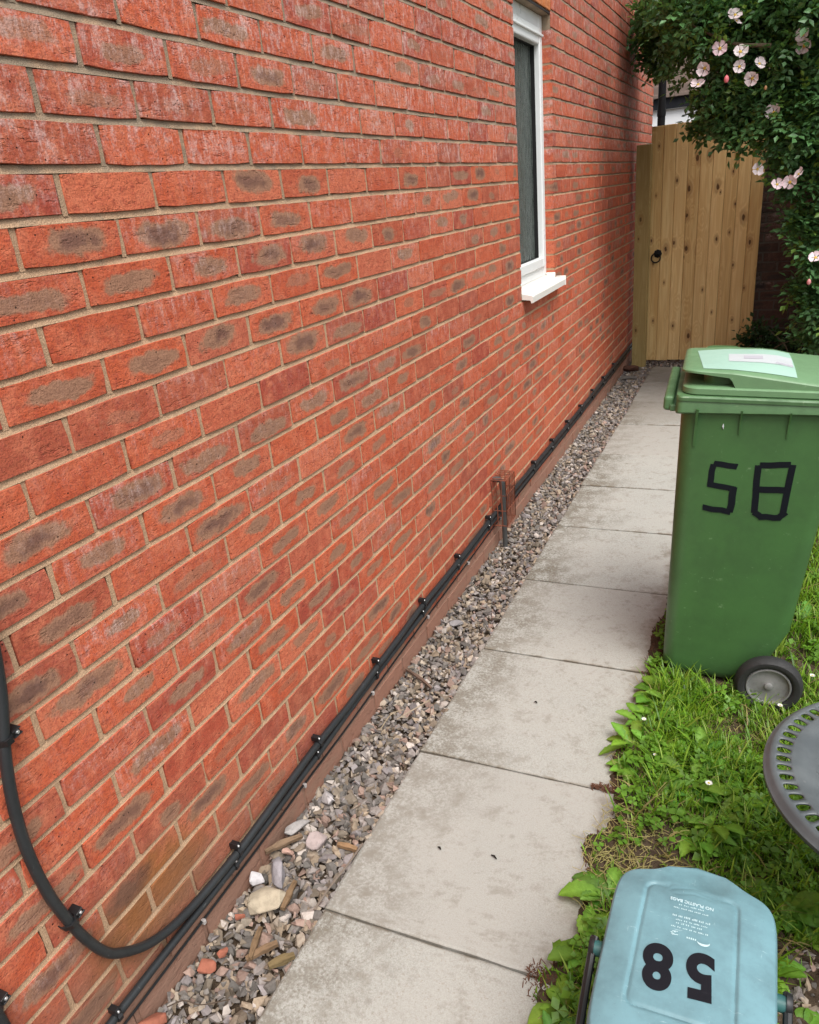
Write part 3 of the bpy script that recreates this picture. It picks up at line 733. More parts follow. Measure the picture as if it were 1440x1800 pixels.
cl_ = make_clip(.0106, 0)
for i, y in enumerate(ycl):
    o = place_clip(cl_, y-.018, zat(LO, y-.018), R(180+random.uniform(-5, 5)) if False else R(random.uniform(-4, 4)), f'small black clip on the lower cable, {ORD[i]} counting away from the camera', 'clips on the lower cable')
    o.scale = (1.0, .9, .92)
o = place_clip(cl_, -.388, zat(LO, -.388), 0, 'nearest black clip on the lower cable at the photo bottom edge', 'clips on the lower cable')
def thin_clip(y, z, label):
    bm = bmesh.new(); box(bm, 0, .010, -.004, .004, -.007, .006, .0015); box(bm, .009, .0115, -.0022, .0022, .001, .005, .001)
    o = bm_obj('wire_clip', bm, MCLEAR); o.location = (.0005, y, z); return tag(o, label, 'wire clip', 'pale clips on the thin wire')
for i, y in enumerate([-.118, .337, .772, 1.249, 1.70, 2.163]):
    thin_clip(y, zat(TH, y)-.002, f'pale clip on the thin wire, {ORD[i]} counting away from the camera')

# ------------------------------------------------------------------ waste pipe with its wire guard
bm = bmesh.new(); pyy = 2.092
tube(bm, smooth_path([(-.02, pyy, .327), (.015, pyy, .327), (.030, pyy, .326), (.042, pyy, .316), (.045, pyy, .30), (.045, pyy, .2), (.045, pyy, .08), (.045, pyy, -.03)], 5), .0115, 14)
pp = tag(bm_obj('waste_pipe', bm, MPIPE, smooth=True), 'grey waste pipe elbowing out of the wall down into gravel', 'pipe')
bm = bmesh.new(); tube(bm, [(.0435, pyy, .310), (.045, pyy, .280)], .0145, 14); tube(bm, [(.014, pyy, .327), (.031, pyy, .3265)], .0142, 14)
bm_obj('elbow', bm, MPIPE, pp, True)
gd = tag(empty('wire_guard', (0, 2.14, .24)), 'rusty terracotta wire cage over the waste pipe on the wall', 'pipe guard')
GY0, GY1, GZ0, GZ1, GXD = 2.06, 2.19, .112, .334, .070
GM = Matrix.Translation((0, -2.14, -.24))
def wire(bm, a, b, r_=.0024): tube(bm, [GM @ Vector(a), GM @ Vector(b)], r_, 6)
bm = bmesh.new()
for i in range(7):
    y = GY0 + (GY1-GY0)*i/6; wire(bm, (GXD, y, GZ0), (GXD, y, GZ1)); wire(bm, (.002, y, GZ1), (GXD, y, GZ1))
for i in range(4):
    x = .004 + (GXD-.004)*i/3
    for y in (GY0, GY1): wire(bm, (x, y, GZ0), (x, y, GZ1))
bm_obj('bars', bm, MCAGE, gd, True)
for z in (GZ0, .186, .26, GZ1):
    bm = bmesh.new(); rr_ = .0030 if z in (GZ0, GZ1) else .0022
    tube(bm, [GM @ Vector(q_) for q_ in ((.002, GY0, z), (GXD, GY0, z), (GXD, GY1, z), (.002, GY1, z))], rr_, 6)
    bm_obj('hoop', bm, MCAGE, gd, True)

for y in (GY0, GY1):
    for z in (GZ0+.02, GZ1-.02):
        bm = bmesh.new(); box(bm, 0, .003, y-.008-2.14, y+.008-2.14, z-.009-.24, z+.009-.24, .001)
        bm_obj('fixing_lug', bm, MCAGE, gd)

# ------------------------------------------------------------------ gate and post
def wood_mat(name, c1, c2, c3, knots=True, green=0.0):
    m = Mat(name, .75, .3); p = m.pos(); px, py, pz = m.sep(p)
    bi = m.rgb(m.attr('rnd'))[0]
    pv = m.N('ShaderNodeCombineXYZ', {0: m.math('ADD', px, m.math('MULTIPLY', bi, 13)), 1: py, 2: m.math('MULTIPLY', pz, 1)}).outputs[0]
    # knots bend the grain
    kx = m.N('ShaderNodeCombineXYZ', {0: m.math('MULTIPLY', m.math('ADD', px, m.math('MULTIPLY', bi, 13)), 9.0), 1: m.math('MULTIPLY', pz, 4.4), 2: 0.0}).outputs[0]
    kd0 = m.math('ADD', 0.0, 0.0)
    kv = m.N('ShaderNodeTexVoronoi', {'Vector': kx, 'Scale': 1.0, 'Randomness': 1.0}, voronoi_dimensions='2D')
    kc0 = m.rgb(kv.outputs['Color']); kc = kc0[0]; kd = m.math('MULTIPLY', kv.outputs['Distance'], m.map(kc0[1], 0, 1, .75, 2.2))
    infl = m.map(kd, .42, .0)
    g = m.noise(m.scale(pv, (60, 3, 1.3)), 1.0, 5, .6)
    rings = m.math('FRACT', m.math('ADD', m.math('MULTIPLY', m.noise(m.scale(pv, (9, 1, .55)), 1.0, 3), 9), m.math('MULTIPLY', infl, 2.2)))
    ring = m.map(m.math('ABSOLUTE', m.math('SUBTRACT', rings, .5)), .5, .1)
    c = m.mix(m.map(g, .36, .64), c1, c2)
    c = m.mix(m.math('MULTIPLY', ring, .5), c, c3)
    c = m.mix(1.0, c, m.mix(bi, (.74, .70, .64), (1.0, 1.0, 1.0)), 'MULTIPLY')
    c = m.mix(m.map(bi, 0, 1, 0, .3), c, (c2[0]*.85, c2[1]*.8, c2[2]*.75))
    if knots:
        kn = m.math('MULTIPLY', m.map(m.math('ADD', kd, m.math('MULTIPLY', m.math('SUBTRACT', m.noise(p, 60, 3), .5), .08)), .10, .055), m.map(kc, .40, .44))
        halo = m.math('MULTIPLY', m.map(kd, .30, .12), m.map(kc, .40, .44))
        c = m.mix(m.math('MULTIPLY', halo, .45), c, (.26, .115, .04)); c = m.mix(m.math('MULTIPLY', kn, .9), c, (.075, .030, .014))
    if green: c = m.mix(green, c, (.16, .14, .045))
    m.set('Base Color', c); m.bump(g, .25, .0015); return m.m
MPINE = wood_mat('gate_pine', (.80, .54, .235), (.88, .67, .34), (.62, .36, .135))
MPOST = wood_mat('post_pine', (.46, .34, .14), (.54, .41, .18), (.36, .24, .09), True, .2)
GP = tag(empty('gate_post', (.096, 5.86, 0)), 'square green tinged timber gate post against the brick wall', 'post')
bm = bmesh.new(); box(bm, -.058, .052, -.0, .10, -.1, 1.745, .004)
o = bm_obj('post', bm, MPOST, GP)
a_ = o.data.attributes.new('rnd', 'FLOAT_COLOR', 'POINT'); a_.data.foreach_set('color', np.tile(np.array((.35, 0, 0, 1), np.float32), len(o.data.vertices)))
gate = tag(empty('garden_gate', (.132, 5.99, 0)), 'tall pine plank gate with black ring handle closing the path', 'gate')
gw, nb = .845, 9
rnds = []
bm = bmesh.new(); widths = []
xx = 0.0
bw = gw/nb
for i in range(nb):
    n0 = len(bm.verts)
    dy = random.uniform(0, .004)
    box(bm, xx+.0006, xx+bw-.0006, .0+dy, .022+dy, .025+random.uniform(-.004, .004), 1.87+.012*math.sin(i*.5)*.3, .0055, 2)
    rnds += [random.random()]*(len(bm.verts)-n0); xx += bw
bm.verts.index_update()
me_order = np.array(rnds)
me = bpy.data.meshes.new('boards'); bmesh.ops.recalc_face_normals(bm, faces=bm.faces[:]); bm.to_mesh(me); bm.free(); me.materials.append(MPINE)
gbo = bpy.data.objects.new('boards', me); C.objects.link(gbo); gbo.parent = gate
cc = np.zeros((len(me.vertices), 4), np.float32); cc[:, 3] = 1
xs_ = np.array([v.co.x for v in me.vertices]); cc[:, 0] = (np.floor(xs_/bw)*0.37 + .13) % 1
a_ = me.attributes.new('rnd', 'FLOAT_COLOR', 'POINT'); a_.data.foreach_set('color', cc.ravel())
bm = bmesh.new(); box(bm, .004, gw-.004, .0262, .0272, .06, 1.84); bm_obj('backing', bm, MIRON, gate)  # dark sheet added behind the boards so their gaps read black
for z in (.2, .95, 1.65):
    bm = bmesh.new(); box(bm, .02, gw-.02, .0275, .068, z, z+.095, .002); o = bm_obj('ledge', bm, MPINE, gate)
    a_ = o.data.attributes.new('rnd', 'FLOAT_COLOR', 'POINT'); a_.data.foreach_set('color', np.tile(np.array((.5, 0, 0, 1), np.float32), len(o.data.vertices)))
hx, hz = .078, .915
bm = bmesh.new()
ro = []
for k in range(32):
    a = 2*math.pi*k/32; r_ = .030 + .0045*abs(math.cos(a*4)); ro.append((hx + r_*math.cos(a), -.001, hz + r_*math.sin(a)))
loft(bm, [ro, [(hx+(x-hx)*.96, -.005, hz+(z-hz)*.96) for x, _, z in ro], [(hx+(x-hx)*.5, -.013, hz+(z-hz)*.5) for x, _, z in ro]])
hd = bm_obj('handle', bm, MIRON, gate)
bm = bmesh.new(); tube(bm, [(hx - .012 + .036*math.sin(2*math.pi*k/28), -.016 - .004*(1-math.cos(2*math.pi*k/28)), hz - .032 + .036*math.cos(2*math.pi*k/28)) for k in range(29)], .0055, 8)
bm_obj('ring', bm, MIRON, hd, True)

# ------------------------------------------------------------------ green wheeled bin (local a = front to back, b = across, c = up)
MGREEN = plastic('bin_green', (.060, .150, .047), .35, (.20, .32, .17), .6, .22, 6, .12, dirt=.35)
MGRIM = plastic('bin_green_weathered', (.085, .185, .075), .48, (.28, .36, .22), .6, .25, 14, .25, dirt=.4)
MGLID = plastic('bin_lid_green', (.14, .27, .13), .42, (.34, .47, .30), .5, .15, 8, .15, dirt=.3)
MTYRE = plastic('rubber_tyre', (.020, .020, .020), .7, (.16, .155, .15), .55, .3, 22, .4)
MHUB = plastic('wheel_grey', (.22, .22, .215), .5, (.42, .42, .40), .6, .35, 24, .3)
MTAPE = plastic('black_tape', (.007, .009, .013), .6, (.03, .03, .03), .2, spec=.15)
MSTICK = plastic('mint_sticker', (.36, .56, .46), .35, (.8, .85, .8), .2, .06, 10, .05)
MTAG = plastic('white_label', (.52, .56, .57), .35, (.6, .6, .62), .2, .03, 10, .03)
wb = empty('wheelie_bin', (.849, 1.241, .010)); wb.rotation_euler = (0, R(2.5), R(3.0))
tag(wb, 'tall green wheeled bin with 58 in black tape, standing at the path edge', 'bin')
def fb(c): return -.035*min(c, .92)/.92          # near face leans out
def fb1(c): return .385 + .035*min(c, .92)/.92
def fa0(c): return .0 - .018*c/.9
def fa1(c): return .350 + .058*c/.9
cs_ = [.0, .012, .03, .06, .10, .2, .3, .4, .5, .6, .7, .8, .88, .93]
loops = []
for c_ in cs_:
    ins = .012 if c_ == 0 else (.004 if c_ == .012 else 0)
    L = rrect(fa0(c_)+ins, fa1(c_)-ins, fb(c_)+ins, fb1(c_)-ins, .042, 7)
    # wheel arch: cut the rear lower corner in
    L = [(x - (.055*(1-min(c_/.16, 1)**2) if x > .25 and c_ < .16 else 0), y) for x, y in L]
    loops.append([(x, y, c_) for x, y in L])
bm = bmesh.new(); loft(bm, loops); bm_obj('body', bm, MGREEN, wb, True)
# rim: outward band with a rolled top
def rim_loops(spec):
    out = []
    for o0, h in spec:
        out.append([(x, y, h + (-.016*min(max((.10-x)/.14, 0), 1) if h < .92 else 0)) for x, y in rrect(-.043-o0*.3+.013, .425+o0, -.051-o0+.012, .436+o0-.012+.0, .014+max(o0, 0)*.5, 7)])
    return out
bm = bmesh.new(); loft(bm, rim_loops([(-.014, .902), (.006, .908), (.011, .913), (.008, .930), (.0075, .9315), (.011, .933), (.012, .942), (.008, .9465), (-.020, .948)]))
bm_obj('rim', bm, MGRIM, wb, True)
bm = bmesh.new()
box(bm, -.068, -.040, -.012, .38, .892, .934, .009, 3); box(bm, -.050, -.025, -.02, .39, .893, .912, .004)
bm_obj('lifting_comb', bm, MGRIM, wb)
def gusset(a, h, d_, th, name='gusset', corner=False):
    bm = bmesh.new()
    zt, zb = .912, .912-h
    pts = [(fb(zt)-d_, zt), (fb(zt)+.006, zt), (fb(zb)+.006, zb), (fb(zb)-.003, zb), (fb(zt-.5*h)-d_*.42, zt-.45*h)]
    L0 = [(a-th/2, y, z) for y, z in pts]; L1 = [(a+th/2, y, z) for y, z in pts]
    loft(bm, [L0, L1]); bm_obj(name, bm, MGREEN, wb)
gusset(.026, .115, .022, .007); gusset(.141, .072, .018, .0045); gusset(.263, .076, .018, .0045); gusset(.375, .076, .018, .0045)
# lid
lid_root = None
def lid_top(a, b):
    v = (b-.19)/.22
    ctr = float(np.interp(a, [-.03, .03, .09, .185, .225, .27, .34, .45], [1.020, 1.027, 1.032, 1.034, 1.031, 1.021, 1.016, 1.006]))
    edg = float(np.interp(a, [-.03, .0, .06, .11, .16, .32, .45], [1.016, 1.017, 1.014, 1.012, 1.006, .986, .976]))
    ctr -= .012
    if v > 0: edg -= .030
    k = min(abs(v), 1.05)**2.6
    h = ctr*(1-k) + edg*k
    return h
LA0, LA1, LB0, LB1, LR = -.026, .440, -.034, .419, .045
NA, NB = 56, 48
def lid_ab(i, j):
    a = LA0 + (LA1-LA0)*i/NA
    da = min(a-LA0, LA1-a)
    ins = 0 if da >= LR else LR - math.sqrt(max(LR*LR - (LR-da)**2, 0))
    return a, LB0+ins + (LB1-LB0-2*ins)*j/NB
def lid_bot(a, b, h):
    near = a - (.112 - .018*min(max((b-LB0)/.02, 0), 1)*0)
    t = min(max(near/.018+.5, 0), 1)
    th = .009 + .006*min(max((a-.02)/.08, 0), 1)
    return (h-th)*(1-t) + .962*t
V, F = [], []
for i in range(NA+1):
    for j in range(NB+1):
        a, b = lid_ab(i, j); e = min(i, NA-i, j, NB-j)
        V.append((a, b, lid_top(a, b) - (.004 if e == 0 else .0008 if e == 1 else 0)))
nn_ = len(V)
for i in range(NA+1):
    for j in range(NB+1):
        a, b = lid_ab(i, j); V.append((a, b, lid_bot(a, b, lid_top(a, b))))
def q_(i, j): return i*(NB+1)+j
for i in range(NA):
    for j in range(NB):
        F.append((q_(i, j), q_(i+1, j), q_(i+1, j+1), q_(i, j+1)))
        F.append((nn_+q_(i, j), nn_+q_(i, j+1), nn_+q_(i+1, j+1), nn_+q_(i+1, j)))
for i in range(NA):
    F.append((q_(i, 0), nn_+q_(i, 0), nn_+q_(i+1, 0), q_(i+1, 0))); F.append((q_(i, NB), q_(i+1, NB), nn_+q_(i+1, NB), nn_+q_(i, NB)))
for j in range(NB):
    F.append((q_(0, j), q_(0, j+1), nn_+q_(0, j+1), nn_+q_(0, j))); F.append((q_(NA, j), nn_+q_(NA, j), nn_+q_(NA, j+1), q_(NA, j+1)))
lid = mesh_obj('lid', V, F, MGLID, wb)
lid.data.polygons.foreach_set('use_smooth', [abs(p_.normal.z) > .5 for p_ in lid.data.polygons])
bm = bmesh.new()
loft(bm, [[(x, y, h) for x, y in rrect(-.020+o0, .446-o0, -.040+o0, .425-o0, .04, 8)] for o0, h in [(.004, .9475), (.0, .951), (.0, .966), (.004, .970), (.020, .9715)]])
bm_obj('skirt', bm, MGLID, lid, True)
bm = bmesh.new()
loft(bm, [[(x, y, h) for x, y in rrect(.034, .13, .006, .38, .03, 6)] for h in (.970, 1.004)])
bm_obj('grip_well', bm, MGREEN, lid)
def on_lid(name, poly, mat, lift, parent, n=14):
    """patch given by 4 corners in (a,b), draped on the lid"""
    V, F = [], []
    (p0, p1, p2, p3) = [np.array(q) for q in poly]
    for i in range(n+1):
        for j in range(n+1):
            s, t = i/n, j/n
            q = (p0*(1-s)+p1*s)*(1-t) + (p3*(1-s)+p2*s)*t
            V.append((q[0], q[1], lid_top(q[0], q[1]) + lift))
    for i in range(n):
        for j in range(n):
            k = i*(n+1)+j; F.append((k, k+n+1, k+n+2, k+1))
    return mesh_obj(name, V, F, mat, parent, True)
stk = on_lid('sticker', [(.030, -.008), (.268, -.008), (.262, .245), (.008, .245)], MSTICK, .0012, lid)
tagp = on_lid('paper_label', [(.095, .075), (.262, .065), (.262, .165), (.095, .165)], MTAG, .0020, stk)
MPRINT = Mat('faint_print', .6, .3, (.42, .42, .46)).m
on_lid('print', [(.135, .105), (.185, .105), (.185, .14), (.135, .14)], MPRINT, .0026, tagp, 6)
on_lid('print', [(.215, .075), (.262, .072), (.262, .084), (.22, .088)], MPRINT, .0026, tagp, 6)
# taped number 58 on the near face
ST = [[(.083, .7475), (.147, .743)], [(.085, .746), (.080, .678)], [(.075, .683), (.150, .673)], [(.146, .680), (.144, .599)], [(.070, .608), (.147, .600)]]
ST8 = [[(.203, .752), (.210, .604)], [(.206, .753), (.284, .758)], [(.288, .760), (.286, .606)], [(.212, .678), (.286, .683)], [(.208, .606), (.229, .593)], [(.224, .594), (.281, .595)], [(.273, .594), (.290, .616)]]
def tape(strokes, name):
    bm = bmesh.new()
    for s, (p0, p1) in enumerate(strokes):
        d = np.array(p1)-np.array(p0); L = np.linalg.norm(d); d /= L; nrm = np.array((-d[1], d[0])); hw = .0092 + random.uniform(-.0008, .0008)
        lift = .0008 + .00025*s
        pts = []
        for k in range(4):
            t0 = k/3; jx = random.uniform(-.0019, .0019)
            pts.append((np.array(p0) + d*L*t0 + nrm*(hw+jx), np.array(p0) + d*L*t0 - nrm*(hw-jx)))
        sl_ = random.uniform(-.003, .003)
        up_ = [bm.verts.new((q[0]+ (d*sl_)[0]*(k in (0, 3)), fb(q[1]) - lift, q[1])) for k, (q, _) in enumerate(pts)]
        dn_ = [bm.verts.new((q[0], fb(q[1]) - lift, q[1])) for _, q in pts]
        for k in range(3): bm.faces.new((up_[k], up_[k+1], dn_[k+1], dn_[k]))
    o = bm_obj(name, bm, MTAPE, wb)
    so_ = o.modifiers.new('thickness', 'SOLIDIFY'); so_.thickness = .0005; so_.offset = 0
    return o
tape(ST, 'taped_digit'); tape(ST8, 'taped_digit')
bm = bmesh.new(); tube(bm, [(.098, fb(.86)-.001, .868), (.0975, fb(.86)-.002, .860), (.099, fb(.85)-.001, .853)], [.0012, .003, .001], 6); bm_obj('paint_fleck', bm, MTAG, wb, True)
def wheel(bc, s):
    Mx = Matrix.Translation((.318, bc, .042)) @ Matrix.Rotation(R(90)*s, 4, 'X')
    bm = bmesh.new()
    lathe(bm, [(.064, -.020), (.066, .012), (.070, .019), (.078, .023), (.088, .022), (.095, .015), (.0985, .004), (.0985, -.006), (.095, -.016), (.085, -.022), (.064, -.022)], 48, Mx)
    wt = bm_obj('wheel', bm, MTYRE, wb, True)
    bm = bmesh.new()
    lathe(bm, [(.0, .016), (.0085, .016), (.011, .0145), (.0125, .010), (.020, .0075), (.045, .006), (.056, .008), (.0585, .013), (.060, .017), (.0635, .0175), (.066, .014), (.066, -.01), (0, -.01)], 48, Mx)
    bm_obj('hub', bm, MHUB, wt, True)
wheel(-.050, 1); wheel(.435, -1)
bm = bmesh.new(); tube(bm, [(.318, -.05, .042), (.318, .435, .042)], .010, 10); bm_obj('axle', bm, MHUB, wb, True)
bm = bmesh.new(); tube(bm, [(.43, .03, .915), (.50, .03, .925), (.52, .06, .93), (.52, .33, .93), (.50, .36, .925), (.43, .36, .915)], .014, 10)
bm_obj('handle', bm, MGREEN, wb, True)

# ------------------------------------------------------------------ blue food caddy
MCAD = plastic('caddy_blue', (.165, .315, .355), .38, (.42, .56, .60), .7, .30, 10, .12, dirt=.45)
MCADD = plastic('caddy_body_teal', (.035, .125, .12), .4, (.2, .35, .35), .3)
MWHP = Mat('white_print', .5, .3, (.50, .66, .69)).m
MNUM = plastic('black_number', (.010, .010, .014), .6, (.07, .07, .08), .15, spec=.15)
CZ = .36
cd = tag(empty('food_caddy', (1.037, -.085, 0)), 'pale blue food waste caddy with an upside down 58 on its lid', 'caddy')
def cad_z(x, y):   # lid crown
    u_, v_ = x/.134, (y+.01)/.19
    r_ = max(abs(u_)**3.2 + abs(v_)**3.2, 0)
    h = .022*(1 - min(r_, 1.4)*.75)
    # recessed centre panel with a moulded step
    pu = max(abs(x+.002)/.079, abs(y-.005+.02)/.128)
    qx, qy = abs(x+.0035)-.0765+.016+.016*y, abs(y-.003)-.121+.016
    sd_ = math.hypot(max(qx, 0), max(qy, 0)) + min(max(qx, qy), 0) - .016
    h -= .0030*math.exp(-(sd_/.0032)**2) + .0018/(1+math.exp(max(min(sd_/.0015, 40), -40)))
    # thumb hollow in the front lip
    h -= .012*math.exp(-(((x-.010)/.042)**2 + ((y-.168)/.040)**2)**1.6)
    return CZ - .010 + h
def cad_outline(n=260):
    out = []
    for k in range(n):
        a = 2*math.pi*k/n; ca, sa = math.cos(a), math.sin(a); e = 2/7.5
        x = .1335*abs(ca)**e*(1 if ca >= 0 else -1); y = .178*abs(sa)**e*(1 if sa >= 0 else -1) - .016
        if y > .10: y += .044*math.exp(-(abs(x-.006)/.062)**3.4)
        x *= 1 - .03*max(-y, 0)/.19*0
        out.append((x, y))
    return out
OUT = cad_outline()
bm = bmesh.new(); NRG = 90; rings = []
for q in range(NRG+1):
    s = 1 - (q/NRG)**1.35*.999
    s = max(s, .0015)
    ring = []
    for (x, y) in OUT:
        X, Y = x*s, (y+.016)*s - .016
        ring.append((X, Y, cad_z(X, Y) - (.006*max(0, (s-.965)/.035)**2)))
    rings.append(ring)
lower = [[(x*f_, (y+.016)*f_-.016, CZ - dz) for x, y in OUT] for f_, dz in ((1.012, .024), (1.016, .036), (1.01, .046), (.985, .047))]
loft(bm, lower[::-1] + rings)
cl = bm_obj('lid', bm, MCAD, cd, True)
bm = bmesh.new()
def sq_(f_, z, pw=3.6):
    L = []
    for k in range(48):
        a = 2*math.pi*k/48; ca, sa = math.cos(a), math.sin(a); e = 2/pw
        L.append((.128*f_*abs(ca)**e*(1 if ca >= 0 else -1), .168*f_*abs(sa)**e*(1 if sa >= 0 else -1)-.02, z))
    return L
loft(bm, [sq_(.74, -.05), sq_(.76, -.03), sq_(.86, .15), sq_(.93, .27), sq_(.96, .30), sq_(1.02, .302), sq_(1.02, .316), sq_(.96, .318)])
bm_obj('bucket', bm, MCADD, cd, True)
for s in (-1, 1):
    bm = bmesh.new(); tube(bm, [(s*.128, -.010, .325), (s*.152, -.010, .325)], .013, 12)
    bm_obj('pivot', bm, MCADD, cd, True)
def strap():
    pts = [(-.150, .004, .334), (-.151, -.02, .322), (-.152, -.10, .270), (-.152, -.18, .215), (-.148, -.245, .175), (-.10, -.268, .160), (0, -.272, .158), (.10, -.268, .160), (.148, -.245, .175), (.152, -.18, .215), (.152, -.10, .270), (.151, -.02, .322), (.150, .004, .334)]
    P = smooth_path(pts, 4); bm = bmesh.new(); tube(bm, P, .0072, 8); return bm
bm = strap()
for v in bm.verts:
    pass
bm_obj('handle', bm, MBLACK, cd, True)
for s in (-1, 1):
    bm = bmesh.new(); lathe(bm, [(.0, .006), (.014, .005), (.0165, .0), (.0165, -.004), (0, -.004)], 20, Matrix.Translation((s*.152, -.008, .326)) @ Matrix.Rotation(R(90)*s, 4, 'Y'))
    bm_obj('handle_eye', bm, MBLACK, cd, True)
def drape(o, lift):
    for v in o.data.vertices:
        top = v.co.z > 0
        v.co.z = cad_z(v.co.x, v.co.y) + lift + (.0004 if top else -.0004)
Mt = lambda x, y, deg: Matrix.Translation((x, y, 0)) @ Matrix.Rotation(R(deg), 4, 'Z')
def cut(o, n=3):
    bm = bmesh.new(); bm.from_mesh(o.data)
    bmesh.ops.triangulate(bm, faces=bm.faces[:])
    bmesh.ops.subdivide_edges(bm, edges=bm.edges[:], cuts=n, use_grid_fill=True)
    bm.to_mesh(o.data); bm.free(); return o
o = text_obj('number', '5', .108, MNUM, cl, Mt(.0215, -.036, 184) @ Matrix.Diagonal((.84, 1, 1, 1)), .0042); drape(cut(o), .0009)
o = text_obj('number', '8', .108, MNUM, cl, Mt(-.042, -.040, 184) @ Matrix.Diagonal((.84, 1, 1, 1)), .0042); drape(cut(o), .0009)
o = text_obj('small_print', 'NO PLASTIC BAGS', .0086, MWHP, cl, Mt(-.002, .096, 178), .0002); drape(o, .0008)
bm = bmesh.new(); q = random.Random(3)
for (yy, half, hgt) in ((.087, .020, .0030), (.079, .028, .0030), (.062, .028, .0044), (.054, .022, .0030), (.047, .021, .0030), (.039, .028, .0030)):
    x = -half - .002
    while x < half - .004:
        wl = q.uniform(.0045, .011)
        n_ = max(2, int(wl/.0022))
        for t in range(n_):
            x0 = x + wl*t/n_; h0 = hgt*q.uniform(.55, 1.0)
            vsx = [bm.verts.new((x0, yy-hgt/2, 0)), bm.verts.new((x0+.0015, yy-hgt/2, 0)), bm.verts.new((x0+.0015, yy-hgt/2+h0, 0)), bm.verts.new((x0, yy-hgt/2+h0, 0))]; bm.faces.new(vsx)
        x += wl + .0022
o = bm_obj('small_print', bm, MWHP, cl)
for v in o.data.vertices: v.co.z = cad_z(v.co.x, v.co.y) + .0011
# two small printed emblems: a swoosh with a wordmark bar, and a cluster of dashes
bm = bmesh.new()
def flat_tri(pts): bm.faces.new([bm.verts.new((x, y, 0)) for x, y in pts])
for k in range(10):
    a0, a1 = R(-160+k*16), R(-160+(k+1)*16); w0, w1 = .0022*math.sin(math.pi*k/10+.1), .0022*math.sin(math.pi*(k+1)/10+.05)
    cx, cy, r_ = .022, .024, .010
    flat_tri([(cx+(r_-w0)*math.cos(a0), cy+(r_*.7-w0)*math.sin(a0)), (cx+(r_+w0)*math.cos(a0), cy+(r_*.7+w0)*math.sin(a0)), (cx+(r_+w1)*math.cos(a1), cy+(r_*.7+w1)*math.sin(a1)), (cx+(r_-w1)*math.cos(a1), cy+(r_*.7-w1)*math.sin(a1))])
for k in range(5): flat_tri([(-.004+k*.0032, .0215), (-.002+k*.0032, .0215), (-.002+k*.0032, .0215+.0034*q.uniform(.7, 1.3)), (-.004+k*.0032, .0215+.0034)])
for k in range(16):
    x, y = -.030+q.uniform(0, .014), .019+q.uniform(0, .011); flat_tri([(x, y), (x+.0026, y+.0005), (x+.0024, y+.0018), (x+.0002, y+.0014)])
o = bm_obj('emblem', bm, MWHP, cl)
for v in o.data.vertices: v.co.z = cad_z(v.co.x, v.co.y) + .0011

# ------------------------------------------------------------------ round grey garden table with a slotted rim
mt_ = Mat('table_grey', .42, .45); p = mt_.obj()
t1 = mt_.noise(p, 9, 6, .65); t2 = mt_.noise(p, 120, 3); t3_ = mt_.map(mt_.vor(p, 38), .16, .05)
ct = mt_.mix(mt_.map(t1, .3, .7), (.072, .084, .088), (.112, .128, .132)); ct = mt_.mix(mt_.math('MULTIPLY', t3_, mt_.map(t1, .45, .62, 0, .35)), ct, (.25, .25, .25))
mt_.set('Base Color', ct); mt_.set('Roughness', mt_.map(t1, .3, .7, .34, .55)); mt_.bump(t2, .15, .0008); MTAB = mt_.m
tb_ = tag(empty('garden_table', (1.434, .343, -.075)), 'round grey plastic garden table with a ring of oval slots round its rim', 'table')
TZ = .45 + .075
RO, NS = .2975, 62
def tz(r_):
    if r_ > .292: return TZ - .008 - .004*(r_-.292)/.0055
    if r_ > .284: return TZ - .008*((r_-.284)/.008)**2
    if r_ > .235: return TZ + .001
    return TZ + .001 - .012*math.sin(min((.235-r_)/.05, 1)*math.pi/2)
bm = bmesh.new()
def ringv(r_, n): return [bm.verts.new((r_*math.cos(2*math.pi*k/n), r_*math.sin(2*math.pi*k/n), tz(r_))) for k in range(n)]
NSEG = NS*4
r_in, r_out = .246, .278
phis = [R(22.5*k) for k in range(16)]
cache = {}
def vert(r_, th):
    key = (round(r_, 5), round(th % (2*math.pi), 5) % 6.28319)
    if key not in cache: cache[key] = bm.verts.new((r_*math.cos(th), r_*math.sin(th), tz(r_)))
    return cache[key]
dth = 2*math.pi/NS
for s in range(NS):
    t0 = s*dth
    sq = []
    hole = []
    for ph in phis:
        cx, sx = math.cos(ph), math.sin(ph); m_ = max(abs(cx), abs(sx))
        # square point: sx -> radial, cx -> angular
        sq.append(vert((r_in+r_out)/2 + (r_out-r_in)/2*sx/m_, t0 + dth/2*cx/m_))
        hx_ = .0088*abs(cx)**.8*(1 if cx > 0 else -1); hr_ = .0132*abs(sx)**.8*(1 if sx > 0 else -1)
        rr_ = (r_in+r_out)/2 + hr_; hole.append(vert(rr_, t0 + (hx_*(1+hr_*18))/rr_))
    for k in range(16):
        u_ = (k+1) % 16
        bm.faces.new((sq[k], sq[u_], hole[u_], hole[k]))
